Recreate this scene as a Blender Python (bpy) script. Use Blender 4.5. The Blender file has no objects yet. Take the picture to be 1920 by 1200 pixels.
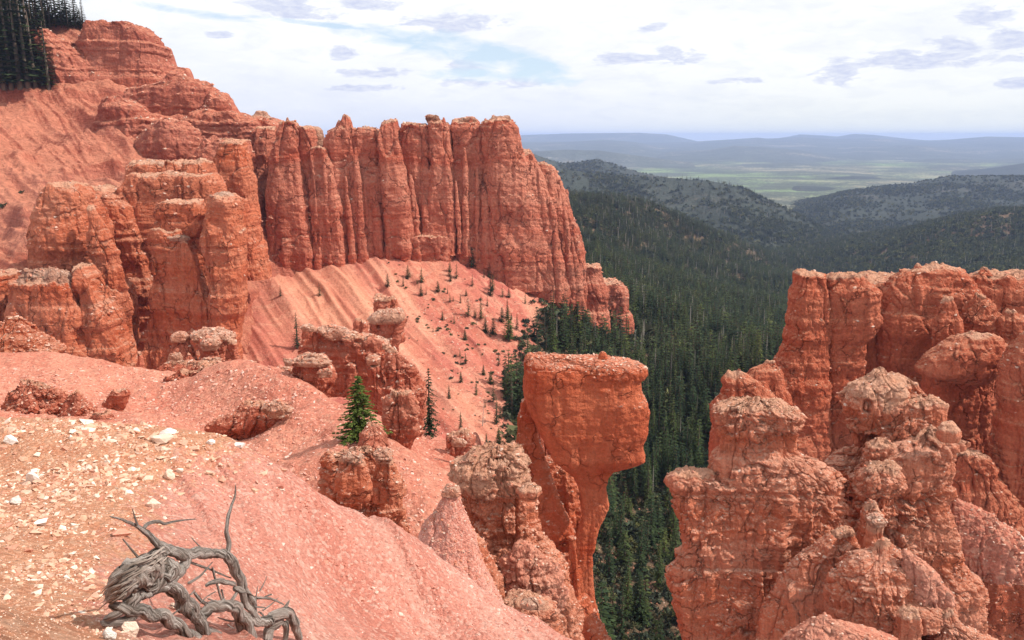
import bpy, math, random
import numpy as np
from mathutils import Vector

# ------------------------------------------------------------------ camera, sky, sun, exposure
SC = bpy.context.scene
F = 1560.0                                   # focal length in photo pixels (1920 wide)
PITCH = math.atan(345.0 / F)
CP, SP = math.cos(PITCH), math.sin(PITCH)
cam_d = bpy.data.cameras.new('camera'); cam = bpy.data.objects.new('camera', cam_d)
SC.collection.objects.link(cam); SC.camera = cam
cam_d.sensor_width = 36.0; cam_d.lens = 36.0 * F / 1920.0
cam_d.clip_start = 0.1; cam_d.clip_end = 120000
cam.location = (0, 0, 0); cam.rotation_euler = (math.pi / 2 - PITCH, 0, 0)

SUN_DIR = Vector((0.66, -0.10, 0.745)).normalized()
EXPOSURE = 0.0
sun_d = bpy.data.lights.new('sun', 'SUN'); sun = bpy.data.objects.new('sun', sun_d)
SC.collection.objects.link(sun)
sun_d.energy = 5.0; sun_d.angle = math.radians(0.6); sun_d.color = (1.0, 0.93, 0.84)
sun.rotation_euler = SUN_DIR.to_track_quat('Z', 'Y').to_euler(); sun.location = (0, 0, 100)

world = bpy.data.worlds.new('World'); SC.world = world; world.use_nodes = True
SC.view_settings.view_transform = 'Standard'; SC.view_settings.look = 'None'
SC.view_settings.exposure = EXPOSURE; SC.view_settings.gamma = 1.0
SC.view_settings.use_curve_mapping = False
SC.cycles.volume_bounces = 2; SC.cycles.max_bounces = 5; SC.cycles.diffuse_bounces = 3
SC.cycles.glossy_bounces = 1; SC.cycles.transmission_bounces = 1; SC.cycles.transparent_max_bounces = 8
SC.cycles.use_denoising = True

class NT:
    """tiny node-tree writer"""
    def __init__(s, tree): s.t = tree; s.n = tree.nodes; s.l = tree.links
    def node(s, typ, **kw):
        n = s.n.new(typ)
        for k, v in kw.items(): setattr(n, k, v)
        return n
    def put(s, sock, v):
        if isinstance(v, bpy.types.NodeSocket): s.l.new(v, sock)
        elif v is not None: sock.default_value = v
    def math(s, op, a, b=None, c=None, clamp=False):
        n = s.node('ShaderNodeMath', operation=op); n.use_clamp = clamp
        s.put(n.inputs[0], a); s.put(n.inputs[1], b)
        if c is not None: s.put(n.inputs[2], c)
        return n.outputs[0]
    def vmath(s, op, a, b=None):
        n = s.node('ShaderNodeVectorMath', operation=op); s.put(n.inputs[0], a); s.put(n.inputs[1], b)
        return n.outputs[0]
    def noise(s, vec, scale, detail=3, rough=.55, dist=0.0):
        n = s.node('ShaderNodeTexNoise'); s.put(n.inputs['Vector'], vec)
        n.inputs['Scale'].default_value = scale; n.inputs['Detail'].default_value = detail
        n.inputs['Roughness'].default_value = rough; n.inputs['Distortion'].default_value = dist
        return n.outputs['Fac']
    def ramp(s, fac, stops, interp='LINEAR'):
        n = s.node('ShaderNodeValToRGB'); s.put(n.inputs[0], fac); cr = n.color_ramp; cr.interpolation = interp
        while len(cr.elements) < len(stops): cr.elements.new(0.5)
        for e, (p, c) in zip(cr.elements, stops):
            e.position = p; e.color = (c, c, c, 1) if isinstance(c, (int, float)) else (*c, 1)
        return n.outputs[0]
    def mix(s, fac, a, b, blend='MIX'):
        n = s.node('ShaderNodeMix', data_type='RGBA', blend_type=blend)
        s.put(n.inputs[0], fac); s.put(n.inputs[6], (*a, 1) if isinstance(a, tuple) else a)
        s.put(n.inputs[7], (*b, 1) if isinstance(b, tuple) else b)
        return n.outputs[2]
    def sep(s, v):
        n = s.node('ShaderNodeSeparateXYZ'); s.put(n.inputs[0], v); return n.outputs
    def comb(s, x, y, z):
        n = s.node('ShaderNodeCombineXYZ')
        for i, v in enumerate((x, y, z)): s.put(n.inputs[i], v)
        return n.outputs[0]

def build_world():
    w = NT(world.node_tree); w.n.clear()
    out = w.node('ShaderNodeOutputWorld')
    sky = w.node('ShaderNodeTexSky', sky_type='NISHITA', sun_disc=False)
    sky.sun_elevation = math.asin(SUN_DIR.z); sky.sun_rotation = math.atan2(SUN_DIR.x, SUN_DIR.y)
    sky.altitude = 2500; sky.air_density = 1.0; sky.dust_density = 1.0
    b1 = w.node('ShaderNodeBackground'); b1.inputs[1].default_value = 0.15
    w.l.new(sky.outputs[0], b1.inputs[0])
    d = w.node('ShaderNodeTexCoord').outputs['Generated']
    x, y, z = w.sep(d)
    zz = w.math('ADD', w.math('MAXIMUM', z, 0.0), 0.10)
    px = w.math('DIVIDE', x, zz); pyy = w.math('DIVIDE', y, zz)
    pl = w.comb(px, pyy, 0.0)
    az = w.math('ARCTAN2', x, y); el = w.math('ARCSINE', z)
    pe = w.comb(az, w.math('MULTIPLY', el, 3.2), 0.0)
    # cover: nearly full bright overcast with one long rift of blue and a few pinholes
    n1 = w.noise(pe, 5.0, 6, .6, .3)
    n2 = w.noise(pe, 2.1, 4, .55, .2)
    nf = w.noise(pe, 22.0, 5, .6, .4)
    def blob(pxx, pyy_, rx, ry, slant=0.0, soft=1.0):
        a = (pxx - 960) / F; b = (600 - pyy_) / F
        D = (a, CP + b * SP, -SP + b * CP); h = math.hypot(D[0], D[1])
        a0 = math.atan2(D[0], D[1]); e0 = math.atan2(D[2], h)
        dx = w.math('SUBTRACT', az, a0)
        dy = w.math('SUBTRACT', w.math('SUBTRACT', el, e0), w.math('MULTIPLY', dx, slant))
        q = w.math('ADD', w.math('POWER', w.math('ABSOLUTE', w.math('DIVIDE', dx, rx / F)), 2.0),
                   w.math('POWER', w.math('ABSOLUTE', w.math('DIVIDE', dy, ry / F)), 2.0))
        return w.math('SUBTRACT', 1.0, w.math('MULTIPLY', q, soft))      # 1 at centre, 0 at rim
    def maxi(lst):
        r = lst[0]
        for k in lst[1:]: r = w.math('MAXIMUM', r, k)
        return r
    nf2 = w.noise(pe, 70.0, 4, .6, .2)
    nd = w.math('ADD', w.math('MULTIPLY', w.math('SUBTRACT', nf, 0.5), 6.5), w.math('MULTIPLY', w.math('SUBTRACT', nf2, 0.5), 3.0))
    rift = maxi([blob(790, 78, 150, 22, -.12), blob(920, 106, 140, 26, -.20), blob(1000, 132, 80, 26, -.15), blob(880, 140, 90, 14, 0), blob(340, 20, 110, 8, -.10), blob(600, 46, 120, 5, -.08)])
    rift = w.math('ADD', rift, w.math('ADD', w.math('MULTIPLY', w.math('SUBTRACT', n1, .5), 3.5), w.math('MULTIPLY', w.math('SUBTRACT', nf, .5), 3.0)))
    rift = w.ramp(w.math('MULTIPLY', w.math('ADD', rift, 1.0), .5), [(.40, 0.0), (1.0, 1.0)])
    dark = maxi([blob(*t) for t in [
        (850, 44, 95, 13), (1175, 110, 60, 11), (1268, 102, 44, 14), (1230, 50, 28, 7), (1850, 32, 42, 15), (1888, 74, 32, 14),
        (1740, 112, 125, 13), (1690, 98, 50, 5), (1566, 140, 34, 17), (1790, 84, 40, 13), (1380, 152, 48, 6), (540, 10, 90, 12, -.08),
        (690, 8, 50, 11), (410, 65, 22, 6), (640, 100, 22, 14), (700, 136, 60, 9), (870, 126, 34, 13), (870, 152, 40, 10),
        (985, 155, 45, 9), (690, 164, 70, 6), (1905, 157, 26, 8), (575, 30, 50, 7)]])
    dark = w.math('ADD', dark, nd)
    dark = w.ramp(w.math('MULTIPLY', w.math('ADD', dark, 1.0), .5), [(.36, 0.0), (.80, 1.0)])
    # general modulation: soft lavender undersides everywhere
    und = w.ramp(n1, [(.42, 0.0), (.72, 1.0)])
    und2 = w.ramp(n2, [(.40, 0.0), (.70, 1.0)])
    hz = w.ramp(w.math('MULTIPLY', el, 6.0), [(0.0, .9), (.35, .3), (.8, .0)])   # distant deck, low over the horizon
    cloud = w.mix(und, (1.10, 1.11, 1.10), (.93, .96, 1.02))
    cloud = w.mix(w.math('MULTIPLY', und2, .28), cloud, (.80, .85, .97))
    cloud = w.mix(w.math('MULTIPLY', w.ramp(nf, [(.50, 0.0), (.66, 1.0)]), .40), cloud, (.84, .88, .99))
    cloud = w.mix(w.math('MULTIPLY', w.ramp(nf, [(.32, 1.0), (.44, 0.0)]), .6), cloud, (1.12, 1.12, 1.10))
    right = w.ramp(az, [(.05, 0.0), (.30, 1.0)])
    low = w.mix(right, (.72, .79, .96), (.82, .87, .87))
    cloud = w.mix(w.math('MULTIPLY', hz, .85), cloud, low)
    cloud = w.mix(w.math('MULTIPLY', dark, .8), cloud, w.mix(w.ramp(nf2, [(.35, 0.0), (.65, 1.0)]), (.58, .64, .88), (.80, .84, .97)))
    b2 = w.node('ShaderNodeBackground'); w.l.new(cloud, b2.inputs[0]); b2.inputs[1].default_value = 1.0
    b3 = w.node('ShaderNodeBackground'); w.put(b3.inputs[0], (.74, .87, .99, 1)); b3.inputs[1].default_value = 1.0  # thin veil in the rift
    m0 = w.node('ShaderNodeMixShader'); m0.inputs[0].default_value = .7
    w.l.new(b1.outputs[0], m0.inputs[1]); w.l.new(b3.outputs[0], m0.inputs[2])
    m = w.node('ShaderNodeMixShader'); w.l.new(rift, m.inputs[0])
    w.l.new(b2.outputs[0], m.inputs[1]); w.l.new(m0.outputs[0], m.inputs[2])
    w.l.new(m.outputs[0], out.inputs[0])
build_world()

# ------------------------------------------------------------------ projection helpers
def ut(px, py):
    a = (np.asarray(px, float) - 960) / F; b = (600 - np.asarray(py, float)) / F
    dy = CP + b * SP
    return a / dy, (-SP + b * CP) / dy            # x/y, z/y
def W(px, py, Y):
    u, t = ut(px, py); return np.array([u * Y, Y + 0 * u, t * Y]).T
def pix(P):
    P = np.asarray(P, float); x, y, z = P[..., 0], P[..., 1], P[..., 2]
    f = y * CP - z * SP; v = y * SP + z * CP
    return 960 + F * x / f, 600 - F * v / f

# ------------------------------------------------------------------ noise
def _h(ix, iy, iz, seed):
    h = (ix.astype(np.int64) * 73856093) ^ (iy.astype(np.int64) * 19349663) ^ (iz.astype(np.int64) * 83492791) ^ (seed * 2654435761 & 0x7fffffff)
    h = h & 0xffffffff
    h = ((h ^ (h >> 15)) * 2246822519) & 0xffffffff
    h = ((h ^ (h >> 13)) * 3266489917) & 0xffffffff
    return ((h ^ (h >> 16)) & 0xffffff).astype(np.float32) / 16777215.0
def vnoise(x, y, z, seed=0):
    x, y, z = [np.asarray(a, np.float64) for a in (x, y, z)]
    ix, iy, iz = np.floor(x), np.floor(y), np.floor(z)
    fx, fy, fz = (x - ix).astype(np.float32), (y - iy).astype(np.float32), (z - iz).astype(np.float32)
    fx = fx * fx * fx * (fx * (fx * 6 - 15) + 10); fy = fy * fy * fy * (fy * (fy * 6 - 15) + 10); fz = fz * fz * fz * (fz * (fz * 6 - 15) + 10)
    r = 0
    for a in (0, 1):
        wa = fx if a else 1 - fx
        for b in (0, 1):
            wb = wa * (fy if b else 1 - fy)
            for c in (0, 1):
                r = r + wb * (fz if c else 1 - fz) * _h(ix + a, iy + b, iz + c, seed)
    return r                                       # 0..1
def fbm(x, y, z, octv=4, seed=0, rough=.5):
    s = 0; a = 1.0; n = 0
    for k in range(octv):
        s = s + a * (vnoise(x, y, z, seed + k * 7) - .5); n += a; a *= rough
        x, y, z = x * 2.03 + 5.1, y * 2.03 - 3.7, z * 2.03 + 1.3
    return s / n * 2                               # about -1..1
def ridged(x, y, z, octv=3, seed=0, rough=.5):
    s = 0; a = 1.0; n = 0
    for k in range(octv):
        s = s + a * (1 - np.abs(2 * vnoise(x, y, z, seed + k * 11) - 1)); n += a; a *= rough
        x, y, z = x * 2.03 + 9.1, y * 2.03 - 1.7, z * 2.03 + 4.3
    return s / n                                   # 0..1, peaks on ridges
def worley(x, y, z, seed=0):
    bx, by, bz = np.floor(x - .5), np.floor(y - .5), np.floor(z - .5)
    f1 = np.full(np.shape(x), 9.0); f2 = f1.copy(); idv = np.zeros(np.shape(x))
    for a in (0, 1):
        for b in (0, 1):
            for c in (0, 1):
                cx, cy, cz = bx + a, by + b, bz + c
                d = (cx + .15 + .7 * _h(cx, cy, cz, seed) - x) ** 2 + (cy + .15 + .7 * _h(cx, cy, cz, seed + 1) - y) ** 2 + (cz + .15 + .7 * _h(cx, cy, cz, seed + 2) - z) ** 2
                i = _h(cx, cy, cz, seed + 3); m = d < f1
                f2 = np.where(m, f1, np.minimum(f2, d)); idv = np.where(m, i, idv); f1 = np.where(m, d, f1)
    return np.sqrt(f1), np.sqrt(f2), idv
def facet(idv, x, y, z):
    """a tilted plane per cell, so that blocks have flat faces at odd angles"""
    g = lambda k: (np.mod(idv * k, 1.0) - .5) * 2
    fx, fy, fz = g(57.31) * .55, g(91.77) * .55, g(133.3) * .75
    return fx * (x - np.floor(x) - .5) * 0 + (fx * np.sin(x * 2.2 + idv * 9) + fy * np.sin(y * 2.2 + idv * 5) + fz * np.sin(z * 2.4 + idv * 7)) * .5
_rs = np.random.RandomState(5)
def _table(lo, hi, tmin, tmax, seed):
    r = np.random.RandomState(seed); z = lo; zs = []; vs = []
    while z < hi:
        th = r.uniform(tmin, tmax); v = r.uniform(-1, 1)
        zs += [z, z + th * .82]; vs += [v, v * .8]; z += th
    return np.array(zs), np.array(vs)
ST1 = _table(-400, 300, 2.5, 8.0, 1); ST2 = _table(-400, 300, .5, 2.2, 2)
def strata(z): return .6 * np.interp(z, *ST1) + .4 * np.interp(z, *ST2)

# ------------------------------------------------------------------ object helpers
def col(): return SC.collection
def mesh(name, V, Fq, mats, smooth=True, midx=None):
    V = np.asarray(V, np.float32).reshape(-1, 3)
    me = bpy.data.meshes.new(name)
    Fq = np.asarray(Fq, np.int32); n, k = Fq.shape
    me.vertices.add(len(V)); me.vertices.foreach_set('co', V.ravel())
    me.loops.add(n * k); me.loops.foreach_set('vertex_index', Fq.ravel())
    me.polygons.add(n); me.polygons.foreach_set('loop_start', np.arange(0, n * k, k, dtype=np.int32))
    me.polygons.foreach_set('use_smooth', np.full(n, smooth))
    for m in (mats if isinstance(mats, (list, tuple)) else [mats]): me.materials.append(m)
    if midx is not None: me.polygons.foreach_set('material_index', np.asarray(midx, np.int32))
    me.update(calc_edges=True); me.validate()
    return me
def props(o, label=None, cat=None, group=None, kind=None):
    if label: o['label'] = label
    if cat: o['category'] = cat
    if group: o['group'] = group
    if kind: o['kind'] = kind
    return o
def thing(name, label, cat, loc=(0, 0, 0), group=None):
    o = bpy.data.objects.new(name, None); col().objects.link(o); o.location = [float(v) for v in loc]
    o.empty_display_size = .5
    return props(o, label, cat, group)
def add(name, VF, mats, parent=None, smooth=True, label=None, cat=None, group=None, kind=None):
    V, Fq = VF[0], VF[1]
    V = np.asarray(V, float).reshape(-1, 3)
    off = np.zeros(3)
    pp = parent
    while pp is not None: off = off + np.array(pp.location); pp = pp.parent
    own = np.zeros(3)
    if parent is None and kind != 'structure' and len(V):
        own = np.array([V[:, 0].mean(), V[:, 1].mean(), V[:, 2].min()])
    me = mesh(name, V - off - own, Fq, mats, smooth, VF[2] if len(VF) > 2 else None)
    o = bpy.data.objects.new(name, me); col().objects.link(o); o.location = own
    if parent is not None: o.parent = parent
    return props(o, label, cat, group, kind)
def gridF(nr, nc, wrap=False):
    r = np.arange(nr - 1)[:, None]; c = np.arange(nc if wrap else nc - 1)[None, :]
    c2 = (c + 1) % nc
    return np.stack([r * nc + c, (r + 1) * nc + c, (r + 1) * nc + c2, r * nc + c2], -1).reshape(-1, 4)
def merge(lst):
    Vs, Fs, o = [], [], 0
    for V, Fq in lst:
        V = np.asarray(V).reshape(-1, 3); Vs.append(V); Fs.append(np.asarray(Fq) + o); o += len(V)
    return np.concatenate(Vs), np.concatenate(Fs)

# ------------------------------------------------------------------ rock loft: closed rounded solid from a profile traced in image pixels
def loft(rows, Y, dep=None, ratio=.85, n=3.0, amp=1.0, s=None, st=1.0, fl=1.0, lump=1.0, block=0.0, bs=1.0, dome=.12, joint=.8,
         res=1.5, seed=1, closed=False, topn=.5, tilt=0.0, jag=.0, pale=0.0, ledge=.8):
    rows = sorted([tuple(r) for r in rows]); s = s or Y / 110.0
    py = np.array([r[0] for r in rows], float); xl = np.array([r[1] for r in rows], float); xr = np.array([r[2] for r in rows], float)
    H = int(max(8, (py[-1] - py[0]) / res))
    pyd = np.linspace(py[0], py[-1], H)
    l = np.interp(pyd, py, xl); r = np.interp(pyd, py, xr)
    if H > 12:
        k = np.ones(3) / 3
        l[1:-1] = np.convolve(l, k, 'valid'); r[1:-1] = np.convolve(r, k, 'valid')
    ul, t = ut(l, pyd); ur, _ = ut(r, pyd)
    z = t * Y; a = (ur - ul) * Y / 2; cx = (ur + ul) * Y / 2
    amax = a.max()
    b = (dep * (a / amax) ** .35) if dep else ratio * a
    # top cap
    m = max(4, int(a[0] / (Y / F * res) * .6)); m = min(m, 26)
    kk = np.linspace(0, 1, m + 1)[1:]
    if dome < .3:
        ts = 1 - kk; ts[-1] = .02; zt = z[0] + (1 - (1 - kk) ** 3) * dome * a[0]
    else:
        ts = np.cos(kk * math.pi / 2) ** .7; ts[-1] = .02; zt = z[0] + np.sin(kk * math.pi / 2) * dome * a[0]
    z = np.concatenate([zt[::-1], z]); a = np.concatenate([(a[0] * ts)[::-1], a]); b = np.concatenate([(b[0] * ts)[::-1], b])
    cx = np.concatenate([np.full(m, cx[0]), cx])
    if closed:
        kk = np.linspace(0, 1, 7)[1:]; ts = np.cos(kk * math.pi / 2) ** .7; ts[-1] = .02
        z = np.concatenate([z, z[-1] - np.sin(kk * math.pi / 2) * .10 * a[-1]])
        cx = np.concatenate([cx, np.full(6, cx[-1])]); aa = a[-1] * ts; bb = b[-1] * ts
        a = np.concatenate([a, aa]); b = np.concatenate([b, bb])
    per = 2 * amax + 2 * (b.max())
    nt = int(np.clip(per * 1.3 / (Y / F * res), 24, 420))
    q = np.linspace(-1, 1, nt, endpoint=False)
    th = math.pi * (q * .72 + .28 * np.abs(q) ** 2.2 * np.sign(q)) - math.pi / 2   # denser toward the viewer (-Y)
    c, sn = np.cos(th), np.sin(th); e = 2.0 / n
    ex = np.sign(c) * np.abs(c) ** e; ey = np.sign(sn) * np.abs(sn) ** e
    # uneven plan outline: corners and re-entrants, drifting slowly with height
    Zr = np.repeat(z[:, None], nt, 1); lf = 1 + .16 * fbm(np.cos(th)[None] * 1.3 + seed, np.sin(th)[None] * 1.3, Zr / (amax * 2.2 + 1e-6), 3, seed + 70) * np.abs(sn)[None]
    X = cx[:, None] + a[:, None] * ex; Yy = Y + b[:, None] * ey * lf; Z = Zr
    nx, ny = c * np.abs(c) ** .2, sn * np.abs(sn) ** .2; L = np.hypot(nx, ny) + 1e-6; nx, ny = nx / L, ny / L
    x_, y_, z_ = X / s, Yy / s, Z / s
    wz = z_ + 1.3 * (vnoise(x_ * .12, y_ * .12, z_ * .05, 3) - .5) + x_ * .015
    d = .42 * st * strata(wz)
    warp = 1.5 * (vnoise(x_ * .3, y_ * .3, z_ * .2, seed + 5) - .5)
    d = d + .75 * fl * (ridged((x_ + warp) * .42, (y_ + warp) * .42, z_ * .05, 3, seed) - .62)
    d = d + .30 * fl * (ridged(x_ * 1.25 + warp * .4, y_ * 1.25, z_ * .07, 2, seed + 2) - .6)
    d = d + .55 * lump * fbm(x_ * .20, y_ * .20, z_ * .20, 3, seed + 20)
    if joint:
        jw = .9 * fbm(x_ * .25, y_ * .25, z_ * .12, 3, seed + 21)
        f1, f2, idv = worley(x_ * .26 + jw, y_ * .26 + jw, z_ * .055 + jw * .6, seed + 22)
        d = d + joint * ((idv - .5) * .9 + .6 * facet(idv, x_ * .26, y_ * .26, z_ * .1) - .6 * np.exp(-(f2 - f1) / .04))
        f1, f2, idv = worley(x_ * .7 + jw, y_ * .7 + jw, z_ * .30 + jw, seed + 23)
        d = d + joint * .22 * ((idv - .5) * 1.1 - .6 * np.exp(-(f2 - f1) / .06))
    d = d + .34 * fbm(x_ * 1.3, y_ * 1.3, z_ * 1.3, 5, seed + 40, .62)
    lz = wz * 1.15 + .5 * fbm(x_ * .5, y_ * .5, z_ * .2, 2, seed + 41); lf_ = lz - np.floor(lz)
    d = d + .20 * ledge * (np.abs(lf_ - .5) * -2 + .5) * (.1 + .9 * _h(np.floor(lz), lz * 0, lz * 0, 12)) * np.clip(.6 + 2 * fbm(x_ * .3, y_ * .3, z_ * .3, 2, 43), 0, 1.3)
    if block:
        j = .45 * fbm(x_ * .8, y_ * .8, z_ * .8, 3, seed + 60); bq = bs * .62
        mk = np.clip(.55 + 1.6 * fbm(x_ * .12, y_ * .12, z_ * .12, 2, seed + 61), .15, 1)
        f1, f2, idv = worley(x_ * bq + j, y_ * bq + j, z_ * bq * 1.15 + j, seed)
        d = d + mk * block * ((idv - .5) * 1.0 + .9 * facet(idv, x_ * bq, y_ * bq, z_ * bq) - .6 * np.exp(-(f2 - f1) / .04))
        f1, f2, idv = worley(x_ * bq * 2.3 + j, y_ * bq * 2.3, z_ * bq * 3.2 + j, seed + 9)
        d = d + .32 * mk * block * ((idv - .5) * 1.2 - .7 * np.exp(-(f2 - f1) / .07))
    fade = np.clip(np.minimum(a, b) / (1.2 * s * amp + 1e-6), 0, 1)[:, None]
    d = d * s * amp * fade
    X = X + nx * d; Yy = Yy + ny * d
    drop = (Z.max() - Z) / (Y / F)          # photo pixels below the crown, for the pale cap layer
    loft.drop = drop + 10 * fbm(X / s * .5, Yy / s * .5, Z / s * .5, 4, seed + 33) * (pale / 18.0)
    loft.pale = pale
    # vertical roughness, stronger on the crown
    crown = np.clip(1 - (np.arange(len(z)) - m) / (m * 1.5), 0, 1)[:, None]
    zz = fbm(X / s * .6, Yy / s * .6, Z * 0 + seed, 5, seed + 80, .62) * (.10 + 1.9 * topn * crown)
    if jag: zz = zz + jag * crown * (ridged(X / s * .35, Yy / s * .35, Z * 0 + seed, 2, seed + 90) - .5) * 2
    if block:
        f1, f2, idv = worley(X / s * bs * 1.5, Yy / s * bs * 1.5, Z * 0 + .3, seed + 4)
        zz = zz + crown * block * .5 * ((idv - .3) - .5 * np.exp(-(f2 - f1) / .1))
    Z = Z + zz * s * amp
    return np.stack([X, Yy, Z], -1).reshape(-1, 3), gridF(len(z), nt, True)

# ------------------------------------------------------------------ ground sheets: smooth surface through points taken from image pixels at chosen distances
class Sheet:
    def __init__(s, ctrl, smooth=1e-4, ky=.8, extra=()):
        P = []; T = []
        for (px, py, Y) in ctrl:
            u, t = ut(px, py); P.append((float(u), math.log(Y) * ky)); T.append(float(t))
        for (x, y, z) in extra:
            P.append((x / y, math.log(y) * ky)); T.append(z / y)
        s.P = np.array(P); s.ky = ky; n = len(P)
        K = s.k(s.P) + np.eye(n) * smooth
        A = np.zeros((n + 3, n + 3)); A[:n, :n] = K; Q = np.c_[np.ones(n), s.P]; A[:n, n:] = Q; A[n:, :n] = Q.T
        s.w = np.linalg.solve(A, np.r_[T, 0, 0, 0])
    def k(s, Q):
        d2 = ((Q[:, None, :] - s.P[None]) ** 2).sum(-1) + 1e-12
        return .5 * d2 * np.log(d2)
    def t(s, u, y):
        u = np.asarray(u, float); y = np.asarray(y, float); sh = u.shape
        Q = np.c_[u.ravel(), np.log(y.ravel()) * s.ky]; out = np.empty(len(Q))
        for i in range(0, len(Q), 60000):
            q = Q[i:i + 60000]; out[i:i + 60000] = s.k(q) @ s.w[:-3] + s.w[-3] + q @ s.w[-2:]
        return out.reshape(sh)
    def z(s, x, y):
        x = np.asarray(x, float); y = np.asarray(y, float); return s.t(x / y, y) * y

# ------------------------------------------------------------------ materials
def newmat(name):
    m = bpy.data.materials.new(name); m.use_nodes = True
    t = NT(m.node_tree); b = t.n['Principled BSDF']; b.inputs['Roughness'].default_value = .95
    b.inputs['Specular IOR Level'].default_value = .12
    return m, t, b
def bump(t, b, h, dist, strength=1.0):
    n = t.node('ShaderNodeBump'); n.inputs['Distance'].default_value = dist; n.inputs['Strength'].default_value = strength
    t.put(n.inputs['Height'], h); t.l.new(n.outputs[0], b.inputs['Normal'])
def scaled(t, P, sx, sy, sz): return t.vmath('MULTIPLY', P, (sx, sy, sz))
def rock_mat(name, s, main=(.50, .15, .085), deep=(.42, .085, .04), pale=(.58, .27, .19), dust_sun_col=(.56, .36, .27), dust=.7, bands=.8, bmp=1.0, cracks=1.0):
    m, t, b = newmat(name)
    g = t.node('ShaderNodeNewGeometry'); P = g.outputs['Position']; N = g.outputs['True Normal']
    x, y, z = t.sep(P); k = 1.0 / s
    zw = t.math('ADD', z, t.math('MULTIPLY', t.noise(P, .05 * k, 2), 5.0 * s))
    zv = t.comb(t.math('MULTIPLY', x, .01), t.math('MULTIPLY', y, .01), zw)
    band = t.noise(zv, .30 * k, 5, .65)
    bf = t.ramp(band, [(.38, 0.0), (.62, 1.0)])
    patch = t.ramp(t.noise(P, .09 * k, 4, .6, .5), [(.40, 0.0), (.62, 1.0)])
    c = t.mix(patch, main, deep)
    c = t.mix(t.math('MULTIPLY', bf, bands * .6), c, pale)
    thin = t.ramp(t.noise(zv, 1.3 * k, 3, .6), [(.56, 0.0), (.66, 1.0)])
    c = t.mix(t.math('MULTIPLY', thin, .30 * bands), c, deep)
    streak = t.noise(scaled(t, P, 1, 1, .09), 1.1 * k, 4, .65)
    c = t.mix(t.math('MULTIPLY', t.ramp(streak, [(.52, 0.0), (.72, 1.0)]), .45), c, tuple(v * .62 for v in deep))
    c = t.mix(t.math('MULTIPLY', t.ramp(streak, [(.28, 1.0), (.46, 0.0)]), .35), c, pale)
    fine = t.noise(P, 2.6 * k, 6, .7)
    c = t.mix(1.0, c, t.ramp(fine, [(.25, .70), (.75, 1.22)]), 'MULTIPLY')
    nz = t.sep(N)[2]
    df = t.math('MULTIPLY', t.ramp(t.math('ADD', nz, t.math('MULTIPLY', t.math('SUBTRACT', fine, .5), .6)), [(.45, 0.0), (.80, 1.0)]), dust)  # pale debris on up-facing ledges, doubling as their painted sunlit tone
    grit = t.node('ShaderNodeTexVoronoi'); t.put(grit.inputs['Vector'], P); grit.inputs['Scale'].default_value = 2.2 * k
    gc = t.mix(t.sep(grit.outputs['Color'])[0], tuple(v * .78 for v in dust_sun_col), tuple(min(.8, v * 1.2) for v in dust_sun_col))
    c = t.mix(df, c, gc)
    cap = t.node('ShaderNodeAttribute', attribute_name='cap').outputs['Fac']
    pc = t.mix(t.ramp(t.noise(P, .8 * k, 5, .65), [(.35, 0.0), (.65, 1.0)]), (.63, .38, .26), (.69, .48, .36))
    c = t.mix(t.math('MULTIPLY', cap, .85), c, t.mix(1.0, pc, t.ramp(fine, [(.25, .72), (.75, 1.2)]), 'MULTIPLY'))
    # old dark cracks with their own shape
    v = t.node('ShaderNodeTexVoronoi', feature='DISTANCE_TO_EDGE')
    t.put(v.inputs['Vector'], t.vmath('ADD', scaled(t, P, 1, 1, .8), t.vmath('MULTIPLY', t.node_noisecol(P, .9 * k), (1.6 * s,) * 3)))
    v.inputs['Scale'].default_value = .34 * k
    cr = t.ramp(v.outputs['Distance'], [(0.0, 1.0), (.03, 0.0)])
    crm = t.math('MULTIPLY', t.math('MULTIPLY', cr, cracks), t.ramp(t.noise(P, .3 * k, 2), [(.45, 0.0), (.6, 1.0)]))
    c = t.mix(t.math('MULTIPLY', crm, .6), c, tuple(v_ * .35 for v_ in deep))
    c = t.mix(1.0, c, (1.03, .86, .79), 'MULTIPLY')
    t.l.new(c, b.inputs['Base Color'])
    h = t.math('ADD', t.math('MULTIPLY', t.noise(P, 1.6 * k, 8, .68), 1.0), t.math('MULTIPLY', t.noise(scaled(t, P, 1, 1, .2), 2.2 * k, 4, .6), .5))
    h = t.math('ADD', h, t.math('MULTIPLY', t.noise(zv, 2.5 * k, 3, .6), .35))
    h = t.math('SUBTRACT', h, t.math('MULTIPLY', crm, .4))
    bump(t, b, h, .8 * s * bmp, 1.0)
    return m
def _nc(t, P, sc):
    n = t.node('ShaderNodeTexNoise'); t.put(n.inputs['Vector'], P); n.inputs['Scale'].default_value = sc; n.inputs['Detail'].default_value = 2
    return n.outputs['Color']
NT.node_noisecol = _nc
DHF = (.62, -.785); DHC = (.50, -.866); DHM = (.75, -.66)
DH = (65 / 141., -125 / 141.)     # plan direction in which the slopes fall
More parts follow.
